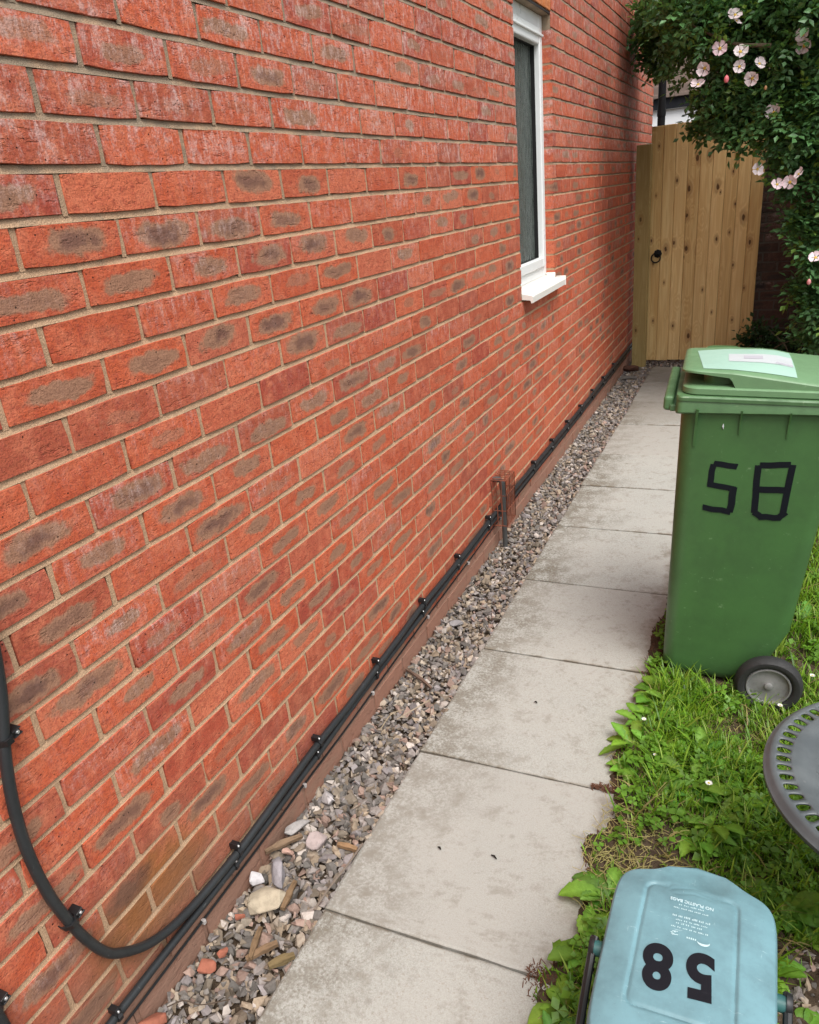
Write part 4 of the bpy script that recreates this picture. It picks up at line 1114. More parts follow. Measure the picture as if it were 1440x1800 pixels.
# circles joining the tile row to the rest (same angular points)
angs = sorted({round((math.atan2(v.co.y, v.co.x)) % (2*math.pi), 5) for v in cache.values() if abs(math.hypot(v.co.x, v.co.y)-r_out) < 1e-5})
def circ(r_): return [vert(r_, a) for a in angs]
seqs = [r_out, .284, .288, .292, .2955, RO]
cs1 = [circ(r_) for r_ in seqs]
for a, b in zip(cs1, cs1[1:]):
    for k in range(len(angs)): bm.faces.new((a[k], a[(k+1) % len(angs)], b[(k+1) % len(angs)], b[k]))
low_ = [bm.verts.new((v.co.x, v.co.y, v.co.z-.009)) for v in cs1[-1]]
for k in range(len(angs)): bm.faces.new((cs1[-1][k], cs1[-1][(k+1) % len(angs)], low_[(k+1) % len(angs)], low_[k]))
cs2 = [circ(r_) for r_ in (r_in, .235, .225, .215, .20, .185, .12, .05)]
for a, b in zip(cs2, cs2[1:]):
    for k in range(len(angs)): bm.faces.new((a[k], a[(k+1) % len(angs)], b[(k+1) % len(angs)], b[k]))
bm.faces.new(cs2[-1])
bmesh.ops.remove_doubles(bm, verts=bm.verts[:], dist=2e-5)
tt = bm_obj('tabletop', bm, MTAB, tb_, True)
if sum(p_.normal.z*p_.area for p_ in tt.data.polygons) < 0: tt.data.flip_normals()
so_ = tt.modifiers.new('thickness', 'SOLIDIFY'); so_.thickness = .0035; so_.offset = -1
for k in range(6):
    bm = bmesh.new(); a0 = R(177 + 60*k)
    P = []
    for t in range(33):
        a = 2*math.pi*t/32; lx, ly_ = .052*math.cos(a), .030*math.sin(a)
        X = .165 + lx; P.append((X*math.cos(a0) - ly_*math.sin(a0), X*math.sin(a0) + ly_*math.cos(a0), tz(.17)+.0006))
    tube(bm, P, .0022, 6, False); bm_obj('moulded_oval', bm, MTAB, tt, True)
bm = bmesh.new(); lathe(bm, [(.0, TZ-.03), (.07, TZ-.02), (.05, TZ-.06), (.032, .25), (.032, .08), (.05, .05), (.17, .02), (.18, .0), (0, .0)], 32); bm_obj('pedestal', bm, MTAB, tb_, True)

# ------------------------------------------------------------------ grass, weeds, daisies
def leaf_mat(name, rough=.5, trans=.35, spec=.35, bumpy=0):
    m = Mat(name, rough, spec); ca = m.attr('col'); p = m.pos()
    n = m.noise(p, 60, 3)
    c = m.mix(m.map(n, .35, .7, 0, .5), ca, m.mix(1.0, ca, (.62, .68, .55), 'MULTIPLY'))
    m.set('Base Color', c)
    tr = m.N('ShaderNodeBsdfTranslucent', {'Color': m.mix(1.0, c, (1.25, 1.2, .5), 'MULTIPLY')})
    mx = m.N('ShaderNodeMixShader', {0: trans, 1: m.b.outputs[0], 2: tr.outputs[0]})
    m.t.links.new(mx.outputs[0], m.t.nodes['Material Output'].inputs[0])
    if bumpy: m.bump(m.noise(p, 170, 3), bumpy, .002)
    return m.m
MGRASS = leaf_mat('grass_blade', .42, .40, .4); MWEED = leaf_mat('weed_leaf', .45, .35, .35, .6); MROSE = leaf_mat('rose_leaf', .38, .28, .4)
GC = np.array([(.13, .27, .014), (.17, .33, .020), (.085, .20, .012), (.21, .36, .028), (.30, .42, .06)])
DRY = np.array([(.30, .26, .10), (.24, .21, .06), (.36, .29, .13), (.20, .22, .05)])
def dryness(x, y):
    d1 = math.exp(-(((x-.90)/.13)**2 + ((y-.45)/.12)**2)); d2 = math.exp(-(((x-1.10)/.06)**2 + ((y-1.0)/.05)**2))*.8
    d3 = math.exp(-(((x-1.12)/.10)**2 + ((y-.30)/.10)**2))*.55
    d4 = math.exp(-(((x-.99)/.05)**2 + ((y-.72)/.04)**2))*.8
    return min(d1+d2+d3+d4, 1)
def grass(n, x0, x1, y0, y1, hmean, seed):
    q = np.random.default_rng(seed); Vs, Fs, Cs = [], [], []; b = 0
    made = 0
    while made < n:
        x, y = q.uniform(x0, x1), q.uniform(y0, y1)
        e = eb(y)
        if x < e + .012 + .02*q.random(): continue
        if .86 < x < 1.19 and 1.21 < y < 1.63 and x < 1.19: continue
        if x > 1.195 and -.05 < y < .33 and q.random() < .94: continue
        dr = dryness(x, y)
        clump = .5 + .5*fbm(x, y, 7, 3)*1.6
        if q.random() > (1 - dr*.72)*min(max(clump + .55, .25), 1): continue
        edge = min(max((x-e)/.10, 0), 1)
        if q.random() > .25 + .75*edge: continue
        isdry = q.random() < dr*.8 + .05
        h = hmean*q.lognormal(0, .35)*(.55 if dr > .4 else 1)*(.6 + .4*edge)*(.8+.5*clump); h = min(h, .13)
        if .86 < x < 1.08 and 1.08 < y < 1.25: h *= 1.35
        wd = q.uniform(.0011, .0026)*(1.25 if h > .06 else 1)
        a = q.uniform(0, 2*math.pi); lean = q.uniform(.15, .9)*h*(1.5 if isdry else 1)
        dx, dy = math.cos(a), math.sin(a); sx, sy = -dy, dx
        z0 = gz(x, y) + .004
        for t, ww in ((0, 1), (.4, .95), (.75, .65)):
            rise = h*(t - .18*t*t*(2.6 if isdry else 1)); off = lean*t*t
            for s in (-1, 1): Vs.append((x + dx*off + sx*wd*ww*s, y + dy*off + sy*wd*ww*s, z0 + rise))
        Vs.append((x + dx*lean, y + dy*lean, z0 + h*(.82 if not isdry else .45))); Vs.append(Vs[-1])
        Fs += [(b, b+1, b+3, b+2), (b+2, b+3, b+5, b+4), (b+4, b+5, b+6, b+6)]
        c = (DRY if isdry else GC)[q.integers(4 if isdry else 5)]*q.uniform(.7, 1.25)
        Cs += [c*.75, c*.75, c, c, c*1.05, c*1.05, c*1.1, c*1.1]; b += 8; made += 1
    return np.array(Vs), Fs, np.array(Cs)
def clover(n, seed):
    q = np.random.default_rng(seed); Vs, Fs, Cs, b, made = [], [], [], 0, 0
    while made < n:
        x, y = q.uniform(.80, 1.75), q.uniform(-.3, 2.2)
        if x < eb(y) + .02 or (.86 < x < 1.19 and 1.21 < y < 1.63): continue
        if (x > 1.195 and -.05 < y < .33) or fbm(x+5, y, 6, 3) < .02 or q.random() < dryness(x, y)*.7: continue
        z = gz(x, y) + q.uniform(.02, .055); sz = q.uniform(.006, .016); c = np.array((.14, .29, .03))*q.uniform(.75, 1.3)
        a0 = q.uniform(0, 6.28); tx, ty = q.normal(0, .3, 2)
        for k in range(3 if q.random() < .7 else 1):
            a = a0 + k*2.094; d_ = np.array((math.cos(a), math.sin(a), tx*math.cos(a)+ty*math.sin(a))); s2 = np.array((-math.sin(a), math.cos(a), -tx*math.sin(a)+ty*math.cos(a)))
            o_ = np.array((x, y, z)); l_ = sz*(1.2 if k else 1.3)
            Vs += [o_, o_ + d_*l_*.6 + s2*l_*.55 + (0, 0, l_*.15), o_ + d_*l_*1.25, o_ + d_*l_*.6 - s2*l_*.55 + (0, 0, l_*.15)]
            Fs.append((b, b+1, b+2, b+3)); Cs += [c*.8, c, c*1.15, c]; b += 4
        made += 1
    return np.array(Vs), Fs, np.array(Cs)
parts = [clover(2700, 12), grass(30000, .74, 1.75, -.35, 1.30, .040, 1), grass(13000, 1.1, 1.9, 1.25, 3.0, .055, 2), grass(7000, .78, 3.6, 1.6, 5.9, .06, 3), grass(5000, .74, 3.4, -2.5, 1.6, .06, 4)]
Vg, Fq, Ft, Cg, b = [], [], [], [], 0
for V, F, Cc in parts:
    for f in F:
        if f[2] == f[3]: Ft.append((f[0]+b, f[1]+b, f[2]+b))
        else: Fq.append(tuple(t+b for t in f))
    Vg.append(V); Cg.append(Cc); b += len(V)
Vg = np.concatenate(Vg); Cg = np.concatenate(Cg); Fq = np.array(Fq); Ft = np.array(Ft)
Fall = np.concatenate([np.stack([Fq[:, 0], Fq[:, 1], Fq[:, 2]], -1), np.stack([Fq[:, 0], Fq[:, 2], Fq[:, 3]], -1), Ft])
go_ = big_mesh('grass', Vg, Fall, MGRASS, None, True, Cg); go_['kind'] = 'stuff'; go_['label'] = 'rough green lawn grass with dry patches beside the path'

def leaf_geo(L, W_, lobes, up, droop, col, q, seg=26, fold=.25, tipw=1.45):
    """one toothed leaf from the origin along +x; returns verts, quads, colours"""
    V, F, Cc = [], [], []
    for i in range(seg+1):
        t = i/seg
        wv = W_*(math.sin(math.pi*min(t**tipw, 1))**.8*.95 + .05*(1-t))
        if lobes: wv *= 1 - lobes*1.5*(((t*6.5) % 1))*(1-t*.3)
        x = L*t*(1-.10*droop*t); z = L*(up*t - droop*t*t)
        wob = .012*math.sin(t*9 + q.uniform(0, 1))*L*.3
        V += [(x - .10*wv*(lobes > 0), -wv/2, z + fold*wv/2 + wob), (x, 0, z), (x - .10*wv*(lobes > 0), wv/2, z + fold*wv/2 - wob)]
        Cc += [col, tuple(min(c_*1.5+.02, 1) for c_ in col), col]
    for i in range(seg):
        k = i*3; F += [(k, k+1, k+4, k+3), (k+1, k+2, k+5, k+4)]
    return np.array(V), np.array(F), np.array(Cc)
def rot_z(V, a):
    c_, s_ = math.cos(a), math.sin(a); return V @ np.array([[c_, s_, 0], [-s_, c_, 0], [0, 0, 1]])
def rosette(name, x, y, nl, L, W_, lobes, seed, label, cat, group, z=None, face=None, spread=2*math.pi, col=(.075, .17, .02), up=(.35, 1.0)):
    q = np.random.default_rng(seed); Vs, Fs, Cs, b = [], [], [], 0
    for k in range(nl):
        l_ = L*q.uniform(.6, 1.15)
        c = tuple(np.array(col)*q.uniform(.75, 1.35)*np.array((q.uniform(.8, 1.3), 1, q.uniform(.8, 1.2))))
        V, F, Cc = leaf_geo(l_, W_*l_/L*q.uniform(.8, 1.2), lobes, q.uniform(*up), q.uniform(.3, .8), c, q)
        a = (face if face is not None else 0) + (k+.5*q.random())/nl*spread - (spread/2 if face is not None else 0)
        Vs.append(rot_z(V, a) + (q.uniform(-.006, .006), q.uniform(-.006, .006), 0)); Fs.append(F+b); Cs.append(Cc); b += len(V)
    o = big_mesh(name, np.concatenate(Vs), np.concatenate(Fs), MWEED, None, True, np.concatenate(Cs))
    o.location = (x, y, (gz(x, y) + .006) if z is None else z)
    return tag(o, label, cat, group)
WG = 'broad leaved weeds in the lawn'
WL = [  # x, y, leaves, length, width, lobes, face, spread, label
 (.845, .285, 9, .13, .048, .28, 2.6, 3.6, 'bright green dandelion plant at the left of the caddy lid corner'),
 (.835, .125, 8, .115, .040, .30, 3.0, 3.4, 'dandelion plant reaching over the path below the caddy corner plant'),
 (.820, -.005, 7, .105, .045, .08, 2.8, 3.4, 'round leaved weed beside the caddy left handle'),
 (.815, -.09, 9, .10, .034, .30, 2.2, 4.5, 'low weed with divided leaves at the bottom edge by the caddy'),
 (.820, .83, 8, .115, .034, .35, 2.6, 4.5, 'jagged leaved dandelion leaning onto the path below the bin'),
 (.835, .94, 7, .10, .034, .32, 1.8, 5.5, 'small dandelion tuft at the path edge in front of the bin'),
 (.895, 1.165, 8, .085, .036, .10, 0, 6.28, 'rounded leaf weed clump close to the bin front foot'),
 (1.035, 1.085, 6, .07, .032, .08, 0, 6.28, 'small round leaved weed in front of the bin wheel'),
 (.97, 1.07, 7, .075, .034, .12, 0, 6.28, 'low leafy clump between the bin foot and its wheel'),
 (.98, .74, 9, .125, .036, .34, 1.2, 5.5, 'tall dandelion in mid lawn left of the table'),
 (1.055, .62, 10, .135, .038, .30, 1.6, 6.0, 'largest dandelion in the lawn between caddy and table'),
 (1.06, .78, 8, .105, .034, .30, 0, 6.28, 'dandelion with pale leaf tips beside the table edge'),
 (1.10, .56, 8, .10, .034, .25, 0, 6.28, 'dandelion just under the left edge of the table'),
 (1.155, .31, 6, .075, .036, .10, 0, 6.28, 'yellow green weed behind the caddy lid right corner'),
 (1.215, .425, 9, .11, .048, .10, 0, 6.28, 'broad smooth leaved dock plant right of the caddy'),
 (1.290, .41, 9, .11, .046, .08, 0, 6.28, 'broad leaved plant at the right photo edge by the caddy'),
 (1.262, .385, 7, .085, .040, .10, 0, 6.28, 'dock plant nearest the pebbles right of the caddy'),
 (1.258, .150, 4, .060, .046, .04, 0, 6.28, 'single round leaved plant among the pebbles in the bottom right corner'),
 (1.275, 1.10, 8, .09, .036, .12, 0, 6.28, 'leafy weed to the right of the bin wheel'),
 (.845, 1.06, 8, .10, .046, .10, 2.6, 4.6, 'rounded leaf weed on the path edge close to the brown soil gap by the bin'),
 (.87, 1.11, 8, .10, .044, .16, 0, 6.28, 'upright leafy weed touching the bin front bottom corner'),
 (.945, 1.135, 8, .09, .042, .12, 0, 6.28, 'broad leaved clump against the foot of the bin near face'),
 (.855, 1.00, 7, .09, .042, .12, 2.4, 5.0, 'soft rounded weed between the path edge daisy and the bin corner'),
 (.835, .735, 7, .09, .036, .24, 2.6, 4.4, 'jagged dandelion by the slab joint with brown moss'),
 (.90, 1.06, 8, .10, .034, .30, 0, 6.28, 'dandelion standing a little left of the clump by the bin foot'),
 (.93, .93, 9, .11, .036, .30, 0, 6.28, 'dandelion midway between the bin foot and the path edge daisy'),
 (.88, .83, 7, .09, .034, .14, 0, 6.28, 'soft leaved weed just right of the jagged path edge dandelion'),
 (1.00, .86, 8, .10, .040, .12, 0, 6.28, 'broad leaved weed in mid lawn in front of the wheel'),
 (1.08, .70, 8, .10, .040, .10, 0, 6.28, 'broad leaved weed touching the table rim left side'),
 (1.02, .55, 8, .11, .036, .30, 0, 6.28, 'dandelion close above the caddy lid lip'),
 (.93, .66, 7, .085, .030, .30, 0, 6.28, 'young dandelion near the brown moss in the slab joint'),
 (1.12, .90, 7, .09, .036, .10, 0, 6.28, 'rounded weed between the wheel and the table rim'),
 (1.18, .24, 8, .10, .036, .28, 0, 6.28, 'dandelion at the upper right of the caddy lid'),
 (1.30, 1.75, 9, .11, .040, .15, 0, 6.28, 'pale green weed clump behind the bin beside its back edge'),
]
for i, (x, y, nl, L, W_, lob, face, sp_, lab) in enumerate(WL):
    rosette('weed' if lob < .2 else 'dandelion', x, y, nl+3, L*.86, W_*1.0, lob*.75, 100+i, lab, 'weed', WG, None, face, sp_, (.13, .27, .026) if i % 3 else (.10, .23, .028))
def daisy(x, y, h, label, big=1.0):
    root = empty('daisy', (x, y, gz(x, y)))
    bm = bmesh.new(); tube(bm, [(0, 0, 0), (.002, .001, h*.6), (.003, .003, h)], .0009, 6); bm_obj('stem', bm, MDSTEM, root, True)
    bm = bmesh.new()
    for k in range(14):
        a = 2*math.pi*k/14; d_ = Vector((math.cos(a), math.sin(a), .25)); s_ = Vector((-math.sin(a), math.cos(a), 0)); o_ = Vector((.003, .003, h))
        vs_ = [bm.verts.new(o_ + d_*.0015*big), bm.verts.new(o_ + d_*.005*big + s_*.0013*big), bm.verts.new(o_ + d_*.008*big), bm.verts.new(o_ + d_*.005*big - s_*.0013*big)]; bm.faces.new(vs_)
    bm_obj('petals', bm, MPETW, root)
    bm = bmesh.new(); bmesh.ops.create_icosphere(bm, subdivisions=1, radius=.0022*big, matrix=Matrix.Translation((.003, .003, h+.001))); bm_obj('centre', bm, MDCEN, root, True)
    return tag(root, label, 'daisy', 'daisies in the lawn')
MDSTEM = Mat('daisy_stem', .6, .3, (.10, .16, .04)).m; MPETW = Mat('daisy_petal', .6, .3, (.80, .80, .76)).m; MDCEN = Mat('daisy_centre', .6, .3, (.65, .45, .04)).m
for x, y, h, lab, bg_ in [(.835, .905, .05, 'white daisy at the path edge in front of the bin', 1), (.885, .76, .05, 'tiny white daisy a little right of the path edge daisy', .7),
    (1.03, .70, .06, 'white daisy among dandelions left of the table', 1.3), (1.215, 1.22, .05, 'left daisy of the group just beyond the wheel top', 1.2), (1.235, 1.27, .06, 'right daisy of the group just beyond the wheel top', 1.2),
    (1.205, 1.16, .05, 'lowest white daisy right beside the wheel', 1.1), (1.30, 1.36, .06, 'white daisy at the right photo edge behind the wheel', 1.2), (1.16, .36, .045, 'small white daisy just left of the table low edge', .9)]:
    daisy(x, y, h, lab, bg_)
# dry straw and moss crumbs on the soil edge
def straw():
    q = np.random.default_rng(77); bm = bmesh.new()
    for _ in range(420):
        x, y = (q.normal(.86, .07), q.normal(.44, .10)) if q.random() < .7 else (q.uniform(.76, .85), q.uniform(-.1, 1.2))
        if x < eb(y) - .005 or (x > .9 and y < .08): continue
        a = q.uniform(0, 6.28); L = q.uniform(.015, .055); z = gz(x, y) + .015 + q.uniform(0, .012)
        p0 = Vector((x, y, z)); d_ = Vector((math.cos(a), math.sin(a), q.uniform(-.1, .3))); s_ = Vector((-math.sin(a), math.cos(a), 0))*q.uniform(-.5, .5)
        tube(bm, [p0, p0 + d_*L*.5 + s_*L*.25, p0 + d_*L + s_*L*.1 - Vector((0, 0, .004))], .0008, 4, False)
    return bm
mst = Mat('dry_straw', .7, .3); mst.set('Base Color', mst.mix(mst.noise(mst.pos(), 30, 2), (.40, .32, .15), (.24, .22, .06)))
o = bm_obj('straw', straw(), mst.m); o['kind'] = 'stuff'; o['label'] = 'dry straw coloured grass stems on the bare soil'
mms = Mat('brown_moss', .95, .1); mms.set('Base Color', mms.mix(mms.noise(mms.pos(), 120, 3), (.10, .05, .03), (.19, .09, .06)))
def moss():
    q = np.random.default_rng(9); bm = bmesh.new()
    for _ in range(520):
        k = q.random()
        if k < .30: x, y = q.uniform(.735, .80), .640 + q.normal(0, .006)
        elif k < .55: x, y = q.uniform(.72, .78), .05 + q.normal(0, .015)
        else:
            y = q.uniform(-.1, 1.6); x = eb(y) + .006 + abs(q.normal(.0, .008))
        a = q.uniform(0, 6.28); L = q.uniform(.004, .012)
        tube(bm, [(x, y, .001), (x+math.cos(a)*L*.6, y+math.sin(a)*L*.6, .004+L*.5), (x+math.cos(a)*L, y+math.sin(a)*L, .004+L*.6)], [.0012, .001, .0004], 4, False)
    return bm
o = bm_obj('moss', moss(), mms.m); o['kind'] = 'stuff'; o['label'] = 'brown dead moss in the slab joints and along the soil edge'
# pebbles showing through the lawn at the bottom right
pb = stones('pebbles', [(rng.uniform(1.20, 1.46), rng.uniform(-.02, .325), gz(1.28, .2) + rng.uniform(.006, .022)) for _ in range(620)], [rng.uniform(.007, .019) for _ in range(620)])
pb['kind'] = 'stuff'; pb['label'] = 'mixed pebbles on the soil right of the blue caddy'
mdb = Mat('debris', .9, .2, (.02, .016, .012)).m
for (x, y, L, lab) in [(.560, .318, .018, 'small dark crumb of dirt on the middle of the nearest whole slab'), (.420, .30, .012, 'dark speck of dirt on the left half of the nearest whole slab'), (.495, .96, .011, 'dark speck of dirt on the second whole slab')]:
    bm = bmesh.new(); tube(bm, [(-L/2, 0, .002), (0, .001, .004), (L/2, -.001, .002)], [.0015, .0028, .0012], 6)
    o = bm_obj('dirt_crumb', bm, mdb, None, True); o.location = (x, y, .002); o.rotation_euler = (0, 0, -.4); tag(o, lab, 'dirt')

# ------------------------------------------------------------------ behind the gate: drainpipe, neighbour building, brick wall
bm = bmesh.new(); tube(bm, [(.062, 7.12, -.1), (.062, 7.12, 1.2), (.062, 7.12, 4.5)], .034, 16)
dp = tag(bm_obj('drainpipe', bm, MIRON, smooth=True), 'black drainpipe standing behind the gate at the house corner', 'drainpipe')
bm = bmesh.new()
for z in (.9, 2.0, 3.0): tube(bm, [(.062, 7.12, z), (.062, 7.12, z+.05)], .039, 16)
bm_obj('collar', bm, MIRON, dp, True)
nb_ = tag(empty('neighbour_building', (1.4, 12, 0)), 'white walled building with dark fascia and brown tiled roof beyond the gate', 'building')
MREND = plastic('white_render', (.88, .89, .90), .8, (.6, .6, .58), .2, .05, 3, .3)
MFASC = plastic('dark_fascia', (.022, .023, .027), .7, (.05, .05, .05), .2, spec=.1)
mrf = Mat('roof_tiles', .8, .3); p = mrf.pos(); mrf.set('Base Color', mrf.mix(mrf.noise(p, 6, 4), (.16, .115, .095), (.24, .18, .15))); MROOF = mrf.m
bm = bmesh.new(); box(bm, -2.4, 6, 0, 4, -.2, 2.36); bm_obj('wall', bm, MREND, nb_)
bm = bmesh.new(); box(bm, -2.6, 6.2, -.05, -.02, 2.36, 2.50); bm_obj('fascia', bm, MFASC, nb_)
bm = bmesh.new()
for k in range(8):
    y0_ = -.09 + k*.26; z0_ = 2.505 + k*.135
    box(bm, -2.65, 6.2, y0_, y0_+.30, z0_, z0_+.045, .004, 1, None)
    box(bm, -2.64, 6.19, y0_+.03, y0_+.29, z0_+.044, z0_+.136)
bm_obj('roof', bm, MROOF, nb_)
MW = Matrix.Translation((0, 6.085, 0)) @ Matrix.Rotation(R(-90), 4, 'Z')   # local +x (face) -> -y, local +y -> +x
gw_ = tag(empty('garden_wall', (2.2, 6.16, 0)), 'brick garden wall right of the gate, coloured dark for the bush shade', 'wall')
MWL = Matrix.Translation((-2.2, -6.16, 0)) @ MW
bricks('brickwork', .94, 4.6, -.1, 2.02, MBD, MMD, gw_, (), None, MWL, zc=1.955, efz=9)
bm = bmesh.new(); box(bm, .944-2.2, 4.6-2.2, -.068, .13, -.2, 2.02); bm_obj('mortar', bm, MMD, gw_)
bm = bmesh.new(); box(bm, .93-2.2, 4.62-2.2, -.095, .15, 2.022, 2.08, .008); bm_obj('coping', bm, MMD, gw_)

# ------------------------------------------------------------------ rose bush with its flowers, and greenery behind
def leaflets(centers, dirs, size, cols, q, n_leaf=5, wide=.62):
    """compound leaves: per centre n_leaf leaflets on a short stalk"""
    n = len(centers)
    V = np.zeros((n*n_leaf*5, 3)); F = np.zeros((n*n_leaf*2, 4), int); Cc = np.zeros((n*n_leaf*5, 3))
    b = 0; fidx = 0
    up0 = np.array((0, 0, 1.0))
    for i in range(n):
        d = dirs[i]/np.linalg.norm(dirs[i]); nrm = up0 + q.normal(size=3)*.45; nrm -= d*(nrm@d); nrm /= np.linalg.norm(nrm)+1e-9
        s = np.cross(nrm, d); L = size[i]
        for k in range(n_leaf):
            if k == n_leaf-1: o = centers[i] + d*L*2.2; ld = d
            else:
                row = k//2; sg = 1 if k % 2 else -1
                o = centers[i] + d*L*(.55 + row*.85); ld = d*.55 + s*sg*.85; ld /= np.linalg.norm(ld)
            ln = nrm + q.normal(size=3)*.25; ln -= ld*(ln@ld); ln /= np.linalg.norm(ln); ls = np.cross(ln, ld)
            l_ = L*q.uniform(.8, 1.15); wv = l_*wide*.5
            V[b:b+5] = [o, o + ld*l_*.45 + ls*wv + ln*wv*.3, o + ld*l_, o + ld*l_*.45 - ls*wv + ln*wv*.3, o + ld*l_*.5 - ln*l_*.04]
            F[fidx] = (b, b+4, b+2, b+1); F[fidx+1] = (b, b+3, b+2, b+4)
            Cc[b:b+5] = cols[i]*q.uniform(.85, 1.15); b += 5; fidx += 2
    return V, F, Cc
def blob_points(blobs, q):
    P = []
    for (cx, cy, cz, rx, ry, rz, n) in blobs:
        u_ = q.normal(size=(n, 3)); u_ /= np.linalg.norm(u_, axis=1)[:, None]
        rad = q.random(n)**.42
        wob = np.array([.82 + .36*mnoise.noise(Vector(((cx + a[0])*2.3, (cy + a[1])*2.3, (cz + a[2])*2.3))) for a in u_])
        P.append(np.array((cx, cy, cz)) + u_*(rad*wob)[:, None]*np.array((rx, ry, rz)))
    return np.concatenate(P)
rb_root = tag(empty('rose_bush', (2.3, 5.2, 0)), 'large climbing wild rose with pale pink flowers arching over the gate', 'rose bush')
OFF = np.array((2.3, 5.2, 0))
q = np.random.default_rng(21)
RB = [  # x, y, z, rx, ry, rz, leaves
 (.78, 4.55, 2.40, .55, .50, .42, 2300), (1.25, 4.45, 2.30, .50, .50, .50, 2400), (.42, 5.35, 2.62, .34, .45, .42, 1500), (.22, 5.75, 2.48, .22, .35, .36, 900),
 (1.18, 4.45, 1.78, .40, .35, .36, 1300), (1.55, 4.6, 1.9, .50, .50, .60, 1700), (1.5, 4.7, 2.62, .65, .55, .40, 1200), (.85, 5.2, 2.80, .60, .50, .35, 450), (.80, 4.5, 1.93, .26, .26, .22, 500), (.82, 4.5, 1.76, .16, .18, .12, 160),  # high clumps added out of view, to darken the recess below
 (1.42, 4.5, 1.30, .16, .22, .35, 420), (1.48, 4.5, .80, .18, .22, .35, 420), (1.16, 4.45, 1.46, .13, .14, .13, 160), (1.21, 4.5, 1.20, .08, .08, .16, 90), (1.33, 4.45, 1.08, .10, .12, .30, 240), (1.36, 4.5, .62, .12, .14, .30, 240), (1.26, 4.55, .80, .06, .08, .10, 50), (.64, 4.7, 1.80, .12, .12, .12, 90), (2.2, 4.9, 2.0, .7, .7, .9, 1800), (2.3, 4.8, 1.0, .7, .6, .8, 1200)]
P = blob_points(RB, q)
keepm = (P[:, 0] > .03) & (P[:, 2] > .15)
P = P[keepm]; n = len(P)
D = q.normal(size=(n, 3)) + np.array((-.25, -.5, -.25))
tone = q.random(n)
COLR = np.array((.092, .215, .078))[None]*(.65 + .8*tone[:, None]); COLR[tone > .86] = np.array((.17, .30, .06)); COLR *= np.array((1, 1, 1.0))
V, F, Cc = leaflets(P - OFF, D, q.uniform(.034, .054, n), COLR, q, 5)
big_mesh('foliage', V, F, MROSE, rb_root, False, Cc)
MBARK = plastic('cane_bark', (.10, .075, .045), .8, (.2, .16, .1), .4)
def canes(name, L, parent, off, r0=.011):
    for pts in L:
        bm = bmesh.new(); P_ = smooth_path([tuple(np.array(p_)-off) for p_ in pts], 5); tube(bm, P_, list(np.linspace(r0, r0*.35, len(P_))), 7); bm_obj(name, bm, MBARK, parent, True)
canes('stem', [[(2.2, 5.0, -.05), (2.1, 4.9, 1.0), (1.7, 4.7, 2.1), (1.0, 4.6, 2.5), (.4, 5.2, 2.6)], [(2.3, 5.1, -.05), (2.2, 5.0, 1.4), (1.6, 4.9, 2.6), (.8, 5.1, 2.9)], [(2.1, 4.8, -.05), (1.9, 4.7, 1.2), (1.5, 4.5, 1.9), (1.15, 4.45, 1.7), (1.1, 4.45, 1.4)],
    [(2.0, 4.9, -.05), (1.8, 4.7, .8), (1.6, 4.55, 1.3), (1.42, 4.5, 1.2), (1.40, 4.5, .9)], [(.98, 4.15, 2.10), (.80, 4.2, 2.14), (.62, 4.3, 2.24), (.5, 4.35, 2.32)], [(2.1, 4.9, 0), (1.6, 4.9, 1.0), (1.3, 4.7, 1.75), (.9, 4.5, 1.95), (.66, 4.7, 1.8)]], rb_root, OFF)
mpk = Mat('rose_petal', .55, .3); ca = mpk.attr('col'); mpk.set('Base Color', ca)
tr = mpk.N('ShaderNodeBsdfTranslucent', {'Color': ca}); mx = mpk.N('ShaderNodeMixShader', {0: .25, 1: mpk.b.outputs[0], 2: tr.outputs[0]}); mpk.t.links.new(mx.outputs[0], mpk.t.nodes['Material Output'].inputs[0])
MSTAM = Mat('rose_stamens', .6, .3, (.55, .36, .05)).m; MBUDG = Mat('sepal', .6, .3, (.06, .12, .03)).m
def flower(loc, face, r_, q, pink=.3, openn=1.0):
    f = Vector(face).normalized(); Mq = Matrix.Translation(Vector(loc)) @ f.to_track_quat('Z', 'Y').to_matrix().to_4x4()
    V, F, Cc = [], [], []
    for k in range(5):
        a0 = 2*math.pi*k/5 + q.uniform(-.12, .12); cup = q.uniform(.05, .45)*openn; rl = r_*q.uniform(.88, 1.08); base = len(V)
        for i in range(5):
            t = .06 + .94*i/4
            for j in range(5):
                s = j/4*2-1; hw = (.30 + .36*math.sin(min(t*1.5, 1.57)))*1.08*(1 if i < 4 else .72); notch = (-.10*(1-abs(s))**1.0 if i == 4 else 0)
                a = a0 + s*hw*.95; rr_ = rl*(t+notch)*(1-.06*abs(s)); z = rl*cup*t*t + .05*rl*math.sin(s*4+k) 
                V.append(Mq @ Vector((rr_*math.cos(a), rr_*math.sin(a), z)))
                pk = pink*(.25+.75*t); Cc.append((.84, .80 - .30*pk, .80 - .20*pk))
        for i in range(4):
            for j in range(4):
                q0 = base + i*5 + j; F.append((q0, q0+1, q0+6, q0+5))
    o = big_mesh('flower', np.array([v[:] for v in V]) - OFF, np.array(F), mpk.m, rb_root, True, np.array(Cc))
    bm = bmesh.new()
    lathe(bm, [(0, r_*.10), (r_*.10, r_*.09), (r_*.20, r_*.04), (r_*.22, 0), (0, -.002)], 14, Matrix.Translation(-Vector(OFF)) @ Mq)
    bm_obj('stamens', bm, MSTAM, o, True)
